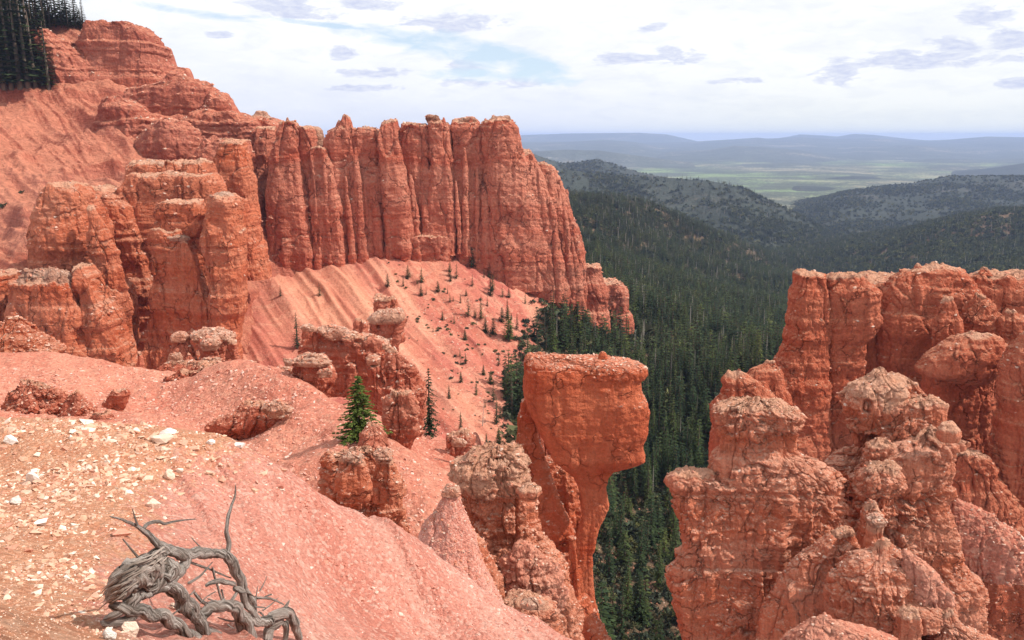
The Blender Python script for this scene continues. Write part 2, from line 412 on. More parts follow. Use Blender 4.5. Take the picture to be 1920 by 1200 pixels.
def talus_mat(name, s, main, alt, pale, speck=.5, streak=.6, gscale=3.0, deep=(.42, .13, .09), bmp=1.0, over=None, DH=DH):
    m, t, b = newmat(name)
    P = t.node('ShaderNodeNewGeometry').outputs['Position']; x, y, z = t.sep(P); k = 1 / s
    a = t.math('ADD', t.math('MULTIPLY', x, DH[0]), t.math('MULTIPLY', y, DH[1]))
    c_ = t.math('SUBTRACT', t.math('MULTIPLY', x, -DH[1]), t.math('MULTIPLY', y, -DH[0]))
    Q = t.comb(t.math('MULTIPLY', c_, 1.0), t.math('MULTIPLY', a, .06), 0.0)
    st = t.noise(Q, .22 * k, 6, .62, .4)
    big = t.math('ADD', t.math('MULTIPLY', t.noise(P, .035 * k, 4, .6, .6), .4), t.math('MULTIPLY', t.noise(t.comb(c_, t.math('MULTIPLY', a, .12), 0.0), .085 * k, 4, .6, .5), .6))
    c = t.mix(t.ramp(big, [(.42, 0.0), (.58, 1.0)]), main, alt)
    c = t.mix(t.math('MULTIPLY', t.ramp(st, [(.50, 0.0), (.68, 1.0)]), streak), c, deep)
    c = t.mix(t.math('MULTIPLY', t.ramp(st, [(.30, 1.0), (.46, 0.0)]), streak * .7), c, pale)
    v = t.node('ShaderNodeTexVoronoi'); t.put(v.inputs['Vector'], P); v.inputs['Scale'].default_value = gscale * k
    r, g_, b_ = t.sep(v.outputs['Color'])
    c = t.mix(t.math('MULTIPLY', t.ramp(r, [(.60, 0.0), (.9, 1.0)]), speck), c, pale)
    c = t.mix(t.math('MULTIPLY', t.ramp(g_, [(.70, 0.0), (.95, 1.0)]), speck * .8), c, deep)
    if over:
        at = t.node('ShaderNodeAttribute', attribute_name='cover').outputs['Fac']
        w = t.math('ADD', at, t.math('MULTIPLY', t.math('SUBTRACT', t.noise(P, .8 * k, 6, .7), .5), 1.3))
        oc = t.mix(t.ramp(t.noise(P, .5 * k, 4, .6), [(.35, 0.0), (.65, 1.0)]), over[0], over[1])
        oc = t.mix(t.math('MULTIPLY', t.ramp(r, [(.45, 0.0), (.9, 1.0)]), .6), oc, over[2])
        c = t.mix(t.ramp(w, [(.35, 0.0), (.65, 1.0)]), c, oc)
    fine = t.noise(P, 3.5 * k, 6, .72)
    c = t.mix(1.0, c, t.ramp(fine, [(.28, .62), (.72, 1.25)]), 'MULTIPLY')
    c = t.mix(1.0, c, (1.0, .93, .88), 'MULTIPLY')
    t.l.new(c, b.inputs['Base Color'])
    h = t.math('ADD', t.noise(P, 2.5 * k, 8, .7), t.math('MULTIPLY', t.math('SUBTRACT', 1.0, v.outputs['Distance']), .45))
    bump(t, b, h, .22 * s * bmp, 1.0)
    return m
def plain_mat(name, c1, c2, scale, rough=.9, bd=0.0, stretch=(1, 1, 1), detail=4):
    m, t, b = newmat(name)
    P = t.node('ShaderNodeTexCoord').outputs['Object']
    n = t.noise(scaled(t, P, *stretch), scale, detail, .6)
    t.l.new(t.mix(t.ramp(n, [(.3, 0.0), (.7, 1.0)]), c1, c2), b.inputs['Base Color']); b.inputs['Roughness'].default_value = rough
    if bd: bump(t, b, n, bd)
    return m
def leaf_mat(name, c1, c2, scale=1.5):
    m, t, b = newmat(name)
    g = t.node('ShaderNodeNewGeometry'); oi = t.node('ShaderNodeObjectInfo')
    n = t.noise(g.outputs['Position'], scale, 3, .7)
    c = t.mix(t.ramp(n, [(.3, 0.0), (.7, 1.0)]), c1, c2)
    big = t.noise(g.outputs['Position'], .03, 3, .6)
    c = t.mix(t.math('MULTIPLY', t.ramp(big, [(.45, 0.0), (.62, 1.0)]), .55), c, (.062, .078, .026))
    c = t.mix(1.0, c, t.ramp(g.outputs['Random Per Island'], [(0.0, .62), (1.0, 1.35)]), 'MULTIPLY')
    c = t.mix(1.0, c, t.ramp(oi.outputs['Random'], [(0.0, (.55, .62, .75)), (.5, (1, 1, 1)), (1.0, (1.9, 1.55, 1.0))]), 'MULTIPLY')
    t.l.new(c, b.inputs['Base Color']); b.inputs['Roughness'].default_value = .8
    return m
def land_mat(name, s, tree, tree2, soil, green=None, cover=.5, hi=.58):
    """far country: scrub and trees too small to tell apart over soil and meadow"""
    m, t, b = newmat(name)
    P = t.node('ShaderNodeNewGeometry').outputs['Position']
    pf = t.noise(P, .10 / s, 4, .65); big = t.noise(scaled(t, P, 1, 1, 0), .0045 / s, 5, .6, .5)
    c = t.mix(t.ramp(t.noise(P, .25 / s, 2), [(.35, 0.0), (.65, 1.0)]), tree, tree2)
    ground = soil
    if green: ground = t.mix(t.ramp(t.noise(scaled(t, P, 1, .5, 0), .0021 / s, 5, .62, .4), [(.42, 0.0), (.56, 1.0)]), soil, green)
    f = t.math('ADD', t.math('MULTIPLY', pf, .45), t.math('MULTIPLY', big, .55))
    c = t.mix(t.ramp(f, [(cover, 0.0), (hi, 1.0)]), c, ground)
    c = t.mix(1.0, c, t.ramp(t.noise(P, .02 / s, 4, .65), [(.3, .8), (.7, 1.2)]), 'MULTIPLY')
    t.l.new(c, b.inputs['Base Color'])
    bump(t, b, t.noise(P, .08 / s, 5, .7), 6 * s, 1.0)
    return m
M = {}
M['wall'] = rock_mat('red_rock_far_wall', 2.2, main=(.58, .20, .13), deep=(.46, .12, .07), pale=(.70, .38, .28), dust_sun_col=(.60, .38, .28))
M['left'] = rock_mat('orange_rock_left_cliff', 1.8, main=(.60, .205, .11), deep=(.50, .125, .055), pale=(.66, .31, .20), dust_sun_col=(.60, .36, .26))
M['near'] = rock_mat('red_rock_near', .55, main=(.65, .24, .14), deep=(.56, .17, .085), pale=(.70, .38, .27), dust_sun_col=(.66, .40, .30), dust=.9)  # stronger, paler ledge tops: debris plus sunlight put into the colour
M['back'] = rock_mat('red_rock_right_wall', 1.0, main=(.55, .16, .09), deep=(.46, .105, .05), pale=(.62, .27, .17), dust_sun_col=(.58, .33, .22), dust=.6)
M['hammer'] = rock_mat('orange_rock_hammer', .8, main=(.57, .165, .08), deep=(.46, .095, .04), pale=(.64, .26, .15), dust_sun_col=(.60, .30, .21), dust=.8, bands=.8, bmp=.8)
M['ridge'] = rock_mat('red_rock_ridge', .9, main=(.57, .19, .12), deep=(.47, .12, .07), pale=(.66, .33, .24), dust_sun_col=(.60, .32, .24))
M['cap'] = rock_mat('pale_caprock', .8, main=(.60, .37, .27), deep=(.52, .22, .14), pale=(.64, .47, .37), dust_sun_col=(.64, .52, .44), dust=.6, bands=.6)
M['capf'] = rock_mat('pale_caprock_far', 2.0, main=(.48, .30, .22), deep=(.42, .20, .13), pale=(.58, .44, .35), dust_sun_col=(.58, .46, .38), dust=.6)
M['mount'] = rock_mat('terraced_mountain_rock', 3.0, main=(.50, .17, .11), deep=(.36, .10, .07), pale=(.64, .33, .25), dust_sun_col=(.64, .31, .21), dust=.7, cracks=.15)
M['talus'] = talus_mat('pink_talus', 2.0, (.64, .30, .20), (.45, .14, .11), (.72, .41, .29), speck=.30, streak=.9, gscale=.9, DH=DHC, over=((.10, .085, .05), (.16, .105, .07), (.22, .145, .10)))
M['bowl'] = talus_mat('bowl_rubble_slope', .8, (.65, .30, .215), (.55, .20, .14), (.68, .38, .28), speck=.55, streak=.3, gscale=2.4, bmp=1.6)
M['fore'] = talus_mat('foreground_pink_slope', .22, (.69, .35, .285), (.64, .28, .22), (.78, .52, .44), speck=.6, streak=.6, gscale=3.0, deep=(.48, .165, .12), bmp=2.2, DH=DHF, over=((.62, .32, .20), (.56, .25, .15), (.70, .45, .32)))
M['floor'] = talus_mat('forest_floor', 3.0, (.20, .14, .09), (.30, .17, .12), (.42, .30, .22), speck=.5, streak=.2, gscale=.8, deep=(.08, .075, .04))
M['trunk'] = plain_mat('bark', (.10, .07, .05), (.17, .13, .10), 4.0, bd=.02, stretch=(1, 1, .2))
M['dead'] = plain_mat('grey_dead_wood', (.26, .22, .19), (.40, .36, .32), 3.0)
M['leaf'] = leaf_mat('spruce_needles', (.016, .034, .017), (.042, .064, .023), .25)
M['fir'] = leaf_mat('near_fir_needles', (.045, .085, .022), (.085, .13, .03), 3.0)
M['scrub'] = leaf_mat('pinyon_scrub', (.045, .058, .040), (.075, .085, .050))
M['hill'] = land_mat('wooded_hill', 1.0, (.035, .045, .035), (.055, .06, .045), (.10, .09, .07), cover=.54, hi=.64)
M['valley'] = land_mat('valley_meadow', 2.0, (.07, .085, .06), (.10, .11, .07), (.30, .27, .18), green=(.20, .27, .11), cover=.49, hi=.57)
M['range'] = land_mat('far_range', 4.0, (.07, .08, .06), (.10, .11, .08), (.30, .26, .20), cover=.55, hi=.65)
def stone_mat(name='gravel_stone', cols=((.58, .32, .21), (.66, .42, .30), (.54, .25, .17), (.70, .52, .40), (.77, .66, .56))):
    m, t, b = newmat(name)
    oi = t.node('ShaderNodeObjectInfo'); g = t.node('ShaderNodeNewGeometry')
    r = t.math('FRACT', t.math('ADD', oi.outputs['Random'], g.outputs['Random Per Island']))
    c = t.ramp(r, list(zip((0.0, .35, .6, .8, 1.0), cols)))
    n = t.noise(g.outputs['Position'], 14, 5, .7)
    c = t.mix(1.0, c, t.ramp(n, [(.25, .75), (.75, 1.18)]), 'MULTIPLY')
    t.l.new(c, b.inputs['Base Color']); bump(t, b, n, .02)
    return m
M['stone'] = stone_mat()
M['debris'] = stone_mat('ledge_debris', ((.52, .20, .12), (.56, .28, .20), (.50, .17, .10), (.58, .36, .27), (.62, .46, .37)))
M['pinkgrit'] = stone_mat('pink_grit', ((.56, .22, .16), (.62, .30, .23), (.58, .24, .17), (.66, .38, .30), (.72, .52, .44)))
M['white'] = plain_mat('white_limestone', (.66, .60, .54), (.82, .79, .74), 6.0, bd=.02)
M['redslab'] = plain_mat('red_slab_stone', (.52, .22, .15), (.62, .32, .23), 5.0, bd=.02)
def wood_mat():
    m, t, b = newmat('weathered_root_wood')
    g = t.node('ShaderNodeNewGeometry'); uv = t.node('ShaderNodeUVMap').outputs[0]
    n = t.noise(scaled(t, uv, 9, 1.0, 0), 1.6, 8, .75, .8); n2 = t.noise(g.outputs['Position'], 3.0, 4, .6)
    c = t.ramp(n, [(.38, (.06, .045, .035)), (.45, (.22, .175, .145)), (.53, (.42, .36, .32)), (.63, (.74, .69, .64))])
    c = t.mix(t.math('MULTIPLY', t.ramp(n2, [(.45, 0.0), (.65, 1.0)]), .45), c, (.60, .50, .44))
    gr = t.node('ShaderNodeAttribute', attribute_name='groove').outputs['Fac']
    c = t.mix(t.ramp(gr, [(.42, .9), (.66, 0.0)]), c, (.05, .038, .03))  # weathered dark grooves, with crevice shade painted into the colour
    t.l.new(c, b.inputs['Base Color']); bump(t, b, n, .06)
    return m
M['wood'] = wood_mat()

# ------------------------------------------------------------------ air: haze over the whole country
def haze():
    x0, x1, y0, y1, z0, z1 = -42000, 42000, -400, 30500, -330, 80
    V = [(x, y, z) for z in (z0, z1) for y in (y0, y1) for x in (x0, x1)]
    Fq = [(0, 2, 3, 1), (4, 5, 7, 6), (0, 1, 5, 4), (2, 6, 7, 3), (0, 4, 6, 2), (1, 3, 7, 5)]
    m = bpy.data.materials.new('haze'); m.use_nodes = True; t = NT(m.node_tree); t.n.clear()
    o = t.node('ShaderNodeOutputMaterial'); v = t.node('ShaderNodeVolumePrincipled')
    v.inputs['Color'].default_value = (.48, .61, .98, 1); v.inputs['Density'].default_value = 6.0e-5
    v.inputs['Anisotropy'].default_value = 0.0
    t.l.new(v.outputs[0], o.inputs['Volume'])
    add('haze', (V, Fq), m, smooth=False, kind='stuff')
haze()

# ------------------------------------------------------------------ the ground, far to near
def vattr(o, name, v):
    a = o.data.attributes.new(name, 'FLOAT', 'POINT'); a.data.foreach_set('value', np.asarray(v, np.float32).ravel())
def fullgrid(u, y): U, Yy = np.meshgrid(u, y); return U, Yy
# valley floor out to the horizon
yy = np.exp(np.linspace(math.log(700), math.log(29500), 260)); uu = np.linspace(-1.3, 1.3, 260)
U, Yy = fullgrid(uu, yy); X = U * Yy
Z = -262 + 10 * fbm(X / 900, Yy / 900, X * 0, 4, 3) + 16 * np.clip(ridged(X / 1500, Yy / 1500, X * 0, 4, 8) - .62, 0, 1) * 2
add('valley_floor', (np.stack([X, Yy, Z], -1), gridF(260, 260)[:, ::-1]), M['valley'], kind='structure')

def hill(name, crest, front, back, base, mat, label=None, amp=.12, nu=320, nv=90, fs=1.0, pw=1.2, seed=1, wide=.0, gul=.5):
    """a hill range standing along a crest traced in image pixels (px, py, Y)"""
    crest = sorted(crest); px = np.array([c[0] for c in crest], float)
    u, t = ut(px, [c[1] for c in crest]); Yc = np.array([c[2] for c in crest], float)
    us = np.linspace(u[0], u[-1], nu); yc = np.interp(us, u, Yc); tc = np.interp(us, u, t)
    off = np.r_[-np.linspace(1, 0, nv // 2 * 2 - nv // 3) * front, np.linspace(0, 1, nv // 3 + 1)[1:] * back]
    Uc, O = np.meshgrid(us, off)
    Yy = yc[None] + O; X = Uc * (yc[None] + O * .85)
    f = np.where(O < 0, -O / front, O / back)
    zc = tc * yc
    Hh = (zc[None] - base)
    prof = 1 - f ** pw
    prof = prof * np.clip(prof, 0, 1) ** .15
    g = ridged(X / (fs * 420), Yy / (fs * 420), X * 0, 4, seed) - .55
    g2 = fbm(X / (fs * 160), Yy / (fs * 160), X * 0, 4, seed + 5)
    m_ = np.clip(f * 3, .0, 1)
    Z = base - 5 + (Hh + 5) * prof + Hh * gul * g * m_ * (1 - f * .6) + Hh * amp * g2 * (.25 + m_)
    return add(name, (np.stack([X, Yy, Z], -1), gridF(len(off), nu)), mat, kind='structure')

hill('far_mesa', [(880, 258, 18500), (985, 253, 18500), (1080, 250, 18500), (1200, 249, 18500), (1250, 252, 18500), (1300, 263, 18500), (1340, 275, 18500)], 2600, 2500, -262, M['range'], fs=14, gul=.1, amp=.03)
hill('far_plateau', [(1400, 268, 18200), (1480, 256, 18200), (1500, 252, 18200), (1545, 254, 18200), (1570, 256, 18200), (1600, 251, 18200), (1640, 253, 18200), (1700, 260, 18200), (1800, 268, 18200)], 2600, 2500, -262, M['range'], fs=14, gul=.1, amp=.03)
hill('distant_range', [(850, 262, 15800), (1000, 265, 15800), (1100, 266, 15800), (1180, 268, 15800), (1290, 266, 15800), (1360, 262, 15800), (1420, 258, 15800), (1440, 260, 15800), (1500, 257, 15800), (1560, 261, 15800), (1640, 259, 15800), (1720, 264, 15800), (1780, 262, 15800), (1850, 256, 15800), (1960, 258, 15800), (2150, 262, 15800)], 6000, 3000, -262, M['range'], fs=8, amp=.09, gul=.3)
hill('distant_range', [(1500, 292, 12500), (1600, 276, 12500), (1700, 272, 12500), (1800, 277, 12500), (1900, 275, 12500), (2100, 280, 12500)], 3500, 2000, -262, M['range'], fs=6, amp=.1, gul=.35, seed=4)
hill('distant_ridge', [(860, 274, 13500), (985, 267, 13500), (1060, 266, 13500), (1130, 262, 13500), (1190, 266, 13500), (1240, 276, 13500), (1300, 283, 13500), (1360, 296, 13500)], 4200, 2000, -262, M['range'], fs=5, amp=.1, gul=.35, seed=7)
hill('blue_hill', [(1150, 303, 11000), (1250, 285, 11000), (1330, 281, 11000), (1375, 273, 11000), (1430, 275, 11000), (1500, 281, 11000), (1560, 290, 11000), (1660, 303, 11000), (1760, 316, 11000)], 2600, 1800, -262, M['range'], fs=3, amp=.1, gul=.35, seed=11)
hill('blue_hill', [(1560, 318, 9000), (1650, 306, 9000), (1760, 298, 9000), (1850, 300, 9000), (1960, 296, 9000), (2100, 300, 9000)], 1500, 1500, -262, M['range'], fs=3, amp=.12, gul=.35, seed=12)
hill('foothill', [(900, 290, 8000), (1000, 284, 8000), (1060, 280, 8000), (1120, 282, 8000), (1180, 290, 8000), (1240, 298, 8000), (1300, 306, 8000)], 900, 1200, -262, M['range'], fs=2, amp=.14, gul=.4, seed=21, nu=160)
hill('foothill', [(1560, 330, 7000), (1640, 322, 7000), (1700, 316, 7000), (1780, 312, 7000), (1860, 314, 7000), (1960, 308, 7000), (2060, 310, 7000)], 800, 1200, -262, M['range'], fs=2, amp=.14, gul=.4, seed=22, nu=160)
hill('foothill', [(1330, 316, 7800), (1400, 309, 7800), (1480, 306, 7800), (1560, 310, 7800), (1620, 318, 7800)], 500, 900, -262, M['range'], fs=2, amp=.14, gul=.4, seed=23, nu=120)
hill('valley_knoll', [(1480, 345, 5200), (1530, 336, 5200), (1600, 331, 5200), (1650, 334, 5200), (1700, 344, 5200)], 350, 600, -262, M['hill'], fs=1.2, amp=.1, seed=13, nu=120)
hill('valley_knoll', [(1470, 358, 4200), (1500, 350, 4200), (1550, 352, 4200), (1620, 357, 4200), (1680, 362, 4200)], 260, 500, -262, M['hill'], fs=1.2, amp=.1, seed=14, nu=120)
hill('wooded_hill', [(1760, 330, 6000), (1840, 318, 6000), (1920, 306, 6000), (2050, 296, 6000)], 900, 900, -262, M['hill'], fs=1.6, seed=15, nu=160)
hB = hill('wooded_ridge', [(700, 300, 3600), (900, 290, 3500), (1000, 288, 3400), (1050, 305, 3400), (1090, 304, 3400), (1120, 300, 3400), (1180, 318, 3300), (1250, 335, 3200), (1300, 352, 3000), (1400, 372, 2600), (1450, 392, 2400)], 1100, 800, -262, M['hill'], fs=1, seed=16, pw=1.0, gul=.35)
hC = hill('wooded_ridge', [(900, 312, 2300), (1020, 312, 2250), (1100, 322, 2200), (1180, 330, 2200), (1260, 334, 2200), (1330, 338, 2150), (1390, 352, 2100), (1450, 380, 2050), (1500, 404, 2000), (1560, 440, 1950)], 1000, 600, -262, M['hill'], fs=.8, seed=17, pw=1.0, gul=.3)
hD = hill('wooded_ridge', [(1450, 420, 2700), (1520, 392, 2800), (1580, 362, 2900), (1650, 350, 3000), (1720, 342, 3000), (1780, 332, 3000), (1850, 330, 3000), (1940, 332, 3000), (2080, 330, 3000)], 1200, 900, -262, M['hill'], fs=.9, seed=18, pw=1.1, gul=.35)

# canyon floor and the forested slopes around it
CANYON = Sheet([
    (0, 560, 300), (200, 560, 300), (330, 600, 290), (460, 508, 285), (590, 500, 282), (700, 468, 290), (850, 466, 296), (875, 482, 292), (960, 540, 285), (1040, 590, 275),
    (450, 640, 232), (560, 665, 222), (650, 560, 256), (800, 600, 252), (900, 700, 222), (800, 780, 188), (700, 760, 190), (850, 810, 182), (970, 860, 178), (950, 760, 205),
    (980, 640, 252), (600, 720, 205), (300, 700, 215), (100, 700, 215), (-200, 700, 215),
    (1030, 620, 268), (1000, 700, 235), (1060, 560, 330), (1100, 545, 380), (1170, 562, 420), (1100, 650, 285), (1250, 700, 300), (1250, 850, 225), (1150, 950, 188), (1220, 1100, 155),
    (1140, 1200, 138), (1300, 1220, 138), (1250, 565, 560), (1400, 700, 260), (1600, 800, 220), (1900, 900, 200), (1100, 480, 700), (1200, 520, 640),
    (1090, 385, 1000), (1200, 394, 1080), (1330, 428, 1250), (1300, 470, 1050), (1450, 480, 1500), (1490, 520, 1250), (1420, 565, 800), (1400, 510, 1000),
    (1560, 455, 1900), (1600, 470, 1500), (1760, 425, 1450), (1950, 392, 1450), (1950, 520, 800), (1600, 560, 900), (1500, 600, 600), (1900, 650, 450),
    (700, 380, 1000), (400, 380, 1000)], smooth=2e-4,
    extra=[(250, 1750, -225), (600, 2100, -250), (900, 2300, -262), (60, 1500, -190), (500, 2600, -290), (1700, 2600, -290), (-600, 1900, -190), (-1200, 2600, -290), (1200, 2000, -200)])
ys = np.r_[np.exp(np.linspace(math.log(92), math.log(300), 330)), np.exp(np.linspace(math.log(300), math.log(2600), 190))[1:]]
uu = np.r_[np.linspace(-.62, -.42, 40), np.linspace(-.42, .13, 400)[1:], np.linspace(.13, .75, 150)[1:]]
def canyon_z(x, y, detail=True):
    z = CANYON.z(x, y)
    a = x * DHC[0] + y * DHC[1]; c = -x * DHC[1] + y * DHC[0]
    dd = np.exp(-np.clip(y - 260, 0, 1e9) / 120.)
    cc = c + 1.6 * fbm(x / 30, y / 30, x * 0, 2, 71)
    g = ridged(cc / 12., a / 160., x * 0, 3, 72) - .6
    g2 = ridged(cc / 3.2, a / 70., x * 0, 3, 73) - .6
    z = z + dd * (4.2 * g + 1.7 * g2) + .5 * fbm(x / 7, y / 7, x * 0, 4, 74) * (.5 + dd * .5)
    far = 1 - dd
    z = z + far * np.clip((y - 330) / 500, 0, 1) * (14 * fbm(x / 150, y / 150, x * 0, 4, 75) + 16 * (ridged(x / 260, y / 260, x * 0, 3, 76) - .6))
    return z
U, Yy = fullgrid(uu, ys); X = U * Yy; Z = canyon_z(X, Yy)
nC, nR = len(uu), len(ys)
Fq = gridF(nR, nC)[:, ::-1]
xc, yc_ = X[:-1, :-1].ravel(), Yy[:-1, :-1].ravel(); zc_ = Z[:-1, :-1].ravel()
ppx, ppy = pix(np.stack([xc, yc_, zc_], -1))
# boundary between bare talus and the wooded floor, a line across the ground in plan
def bare(x, y, z=None):
    """>0 on the open talus fan, <0 under the forest (plan coordinates)"""
    edge = np.interp(y, [120, 150, 170, 190, 205, 235, 255, 280, 300, 330], [16, 12, 6, 1, -1.5, 1.5, 7, 14, 12, -60])
    return edge - x + 4 * fbm(x / 9, y / 9, x * 0, 3, 77)
CANYO = o = add('canyon_slopes', (np.stack([X, Yy, Z], -1), Fq), M['talus'], kind='structure')
vattr(o, 'cover', np.clip(.5 - bare(X, Yy) / 14. + np.clip((Yy - 330) / 20, 0, 1), 0, 1))

# upper left mountain of terraced rock
MOUNT = Sheet([
    (-300, 0, 360), (0, 32, 352), (60, 38, 350), (110, 40, 348), (170, 42, 345), (240, 52, 342), (290, 66, 338), (305, 100, 336), (320, 140, 332), (360, 152, 330), (400, 172, 326), (425, 195, 320), (440, 222, 316), (530, 240, 312), (620, 330, 308), (760, 480, 300),
    (450, 300, 292), (350, 300, 275), (250, 300, 268), (150, 335, 248), (150, 200, 300), (60, 60, 335), (80, 130, 318), (0, 175, 300), (60, 250, 275), (-60, 320, 240), (0, 400, 225), (60, 420, 215),
    (250, 180, 312), (330, 220, 308), (400, 240, 300), (230, 400, 240), (350, 400, 245), (100, 520, 205), (0, 560, 200), (300, 560, 225), (450, 500, 265), (600, 420, 290), (-300, 300, 250), (-300, 600, 200), (500, 560, 262), (700, 520, 290)], smooth=1e-4,
    extra=[(-150, 400, -20), (-80, 400, -60), (-320, 410, 30), (0, 400, -90), (-110, 370, -20), (-190, 400, 10), (-200, 480, -60), (-400, 480, 0)])
def mount_z(x, y):
    z = MOUNT.z(x, y)
    a = x * DHM[0] + y * DHM[1]; c = -x * DHM[1] + y * DHM[0]
    wp = 9 * fbm(x / 45, y / 45, x * 0, 3, 31)
    body = np.clip((330 - y) / 30, .25, 1)
    g = ridged((c + wp) / 26., a / 120., x * 0, 2, 32) - .6
    g1 = ridged((c + wp) / 9., a / 45., x * 0, 3, 36) - .6
    z2 = z - 3.5 * body + (14 * g + 4.5 * g1 + 5 * fbm(x / 22, y / 22, x * 0, 3, 38)) * body * np.clip((338 - y) / 45, .12, 1)
    H = 9.0; o_ = 5 * fbm(x / 40, y / 40, x * 0, 2, 33); q = (z2 + o_) / H; k = np.floor(q); f = q - k
    f2 = np.clip((f - .45) * 3.0, 0, 1); f2 = f2 * f2 * (3 - 2 * f2)
    stair = (k + .30 * f + .70 * f2) * H - o_
    H2 = 2.6; q = stair / H2; k = np.floor(q); f = q - k; f2 = np.clip((f - .4) * 3, 0, 1); stair = .5 * stair + .5 * (k + .3 * f + .7 * f2) * H2
    amt = np.clip(.55 + 1.5 * fbm(x / 26, y / 26, x * 0, 3, 34), .0, .95)
    side = np.clip((-x - 125) / 25., 0, 1) * np.clip((318 - y) / 20, 0, 1)
    amt = amt * (1 - .85 * side)
    return z2 * (1 - amt) + stair * amt + .9 * fbm(x / 5, y / 5, x * 0, 4, 35) + 3.6 * (ridged((c + wp * .4) / 5.5, a / 50., x * 0, 3, 37) - .6)
ym = np.linspace(195, 420, 430); um = np.linspace(-.80, -.14, 460)
U, Yy = fullgrid(um, ym); X = U * Yy; Z = mount_z(X, Yy)
add('mountain_slope', (np.stack([X, Yy, Z], -1), gridF(430, 460)[:, ::-1]), M['mount'], kind='structure')

# the bowl below the viewpoint
BOWL = Sheet([
    (-200, 690, 108), (0, 700, 106), (120, 690, 104), (200, 696, 100), (280, 700, 95), (350, 700, 92), (430, 690, 88), (500, 688, 86), (550, 700, 84), (600, 735, 74), (640, 760, 68), (700, 800, 62),
    (300, 745, 82), (200, 760, 76), (100, 765, 72), (0, 745, 76), (330, 795, 64), (450, 745, 76), (560, 780, 62), (600, 770, 66), (560, 845, 58), (640, 840, 54), (600, 900, 50), (450, 850, 68), (400, 825, 68),
    (780, 830, 66), (800, 860, 60), (850, 820, 75), (880, 880, 60), (800, 950, 48), (760, 1000, 46), (700, 1020, 45), (620, 1000, 46), (830, 1050, 44), (920, 830, 82), (960, 900, 66), (1000, 1000, 52), (1020, 1200, 40), (850, 1200, 34), (300, 1000, 46), (0, 900, 46)],
    smooth=2e-4, extra=[(-100, 100, -36), (-90, 70, -30), (-50, 32, -16), (-60, 45, -22), (-150, 118, -44), (-70, 118, -42), (-50, 112, -44), (-30, 100, -44), (-20, 98, -46), (-12, 92, -48), (-100, 130, -55), (-60, 135, -70), (-20, 120, -66), (0, 95, -52), (-12, 80, -38)])
def bowl_z(x, y):
    z = BOWL.z(x, y) - 40 * np.clip((x / y + .045) / .06, 0, 1) ** 1.5; a = x * DH[0] + y * DH[1]; c = -x * DH[1] + y * DH[0]
    z = z + 1.1 * fbm(x / 6, y / 6, x * 0, 4, 41) + .5 * (ridged(x / 5, y / 5, x * 0, 3, 44) - .6) + .16 * fbm(x / .9, y / .9, x * 0, 3, 42) + .35 * (ridged(c / 3.5, a / 16., x * 0, 3, 43) - .6)
    return z
yb = np.exp(np.linspace(math.log(30), math.log(122), 420)); ub = np.r_[np.linspace(-1.6, -.72, 60), np.linspace(-.72, .06, 460)[1:]]
U, Yy = fullgrid(ub, yb); X = U * Yy; Z = bowl_z(X, Yy)
BOWLO = add('rubble_slope', (np.stack([X, Yy, Z], -1), gridF(420, len(ub))[:, ::-1]), M['bowl'], kind='structure')

# the slope at the viewer's feet
FORE = Sheet([
    (-300, 800, 18), (0, 792, 17), (150, 795, 17), (330, 806, 16.6), (400, 822, 16.3), (450, 840, 16.1), (520, 880, 16), (600, 935, 16), (650, 975, 16), (700, 1005, 16), (770, 1018, 16.2), (800, 1060, 16), (880, 1125, 16), (1010, 1185, 16),
    (0, 1200, 6.0), (300, 1200, 7.4), (600, 1200, 11), (900, 1200, 14.4), (1000, 1212, 15.2), (0, 1000, 10), (300, 1000, 11.4), (500, 1000, 14), (200, 900, 13.6), (450, 930, 14.8), (600, 1080, 14.2), (800, 1150, 15), (700, 1080, 15), (0, 880, 14)],
    smooth=1e-4, extra=[(-12, 20, -9.5), (-5, 20, -11.5), (0, 20, -13), (4, 18, -13.5), (-14, 25, -14), (-4, 26, -18), (5, 24, -20), (-24, 22, -10), (-20, 28, -16), (-25, 12, -4.5), (-22, 16, -7), (-15, 6, -2.4), (-9, 3.6, -1.9), (-34, 22, -10), (4, 12, -9.8), (3, 8, -6.5), (1, 4, -3.2), (-2, 3, -1.9), (-5, 4, -2.0), (0, 2.2, -2.2), (6, 6, -7)])
def fore_gravel(x, y):
    """>0 where cream gravel lies over the pink clay"""
    u = x / y; edge = np.interp(y, [5, 7, 9, 11.5, 14, 16, 18], [-.50, -.555, -.54, -.50, -.43, -.34, -.28])
    return edge - u + .05 * fbm(x / 1.0, y / 1.0, x * 0, 4, 54)
def fore_z(x, y):
    z = FORE.z(x, y); a = x * DHF[0] + y * DHF[1]; c = -x * DHF[1] + y * DHF[0]
    cc = c + .22 * fbm(x / 3, y / 3, x * 0, 2, 50)
    gk = np.clip(.5 - fore_gravel(x, y) * 6, .08, 1)
    z = z + gk * (.34 * (ridged(cc / .9, a / 9., x * 0, 2, 51) - .6) + .10 * (ridged(cc / .30, a / 5., x * 0, 2, 56) - .6)) + .12 * fbm(x / 1.3, y / 1.3, x * 0, 4, 52) + .035 * fbm(x / .22, y / .22, x * 0, 3, 53)
    return z
yf = np.exp(np.linspace(math.log(2.4), math.log(25), 560)); uf = np.r_[np.linspace(-2.6, -.85, 70), np.linspace(-.85, .24, 620)[1:]]
U, Yy = fullgrid(uf, yf); X = U * Yy; Z = fore_z(X, Yy)
_ff = gridF(560, len(uf))[:, ::-1]
GROUND = o = add('ground', (np.stack([X, Yy, Z], -1), _ff), M['fore'], kind='structure')
vattr(o, 'cover', np.clip(.5 + fore_gravel(X, Yy) * 5, 0, 1))

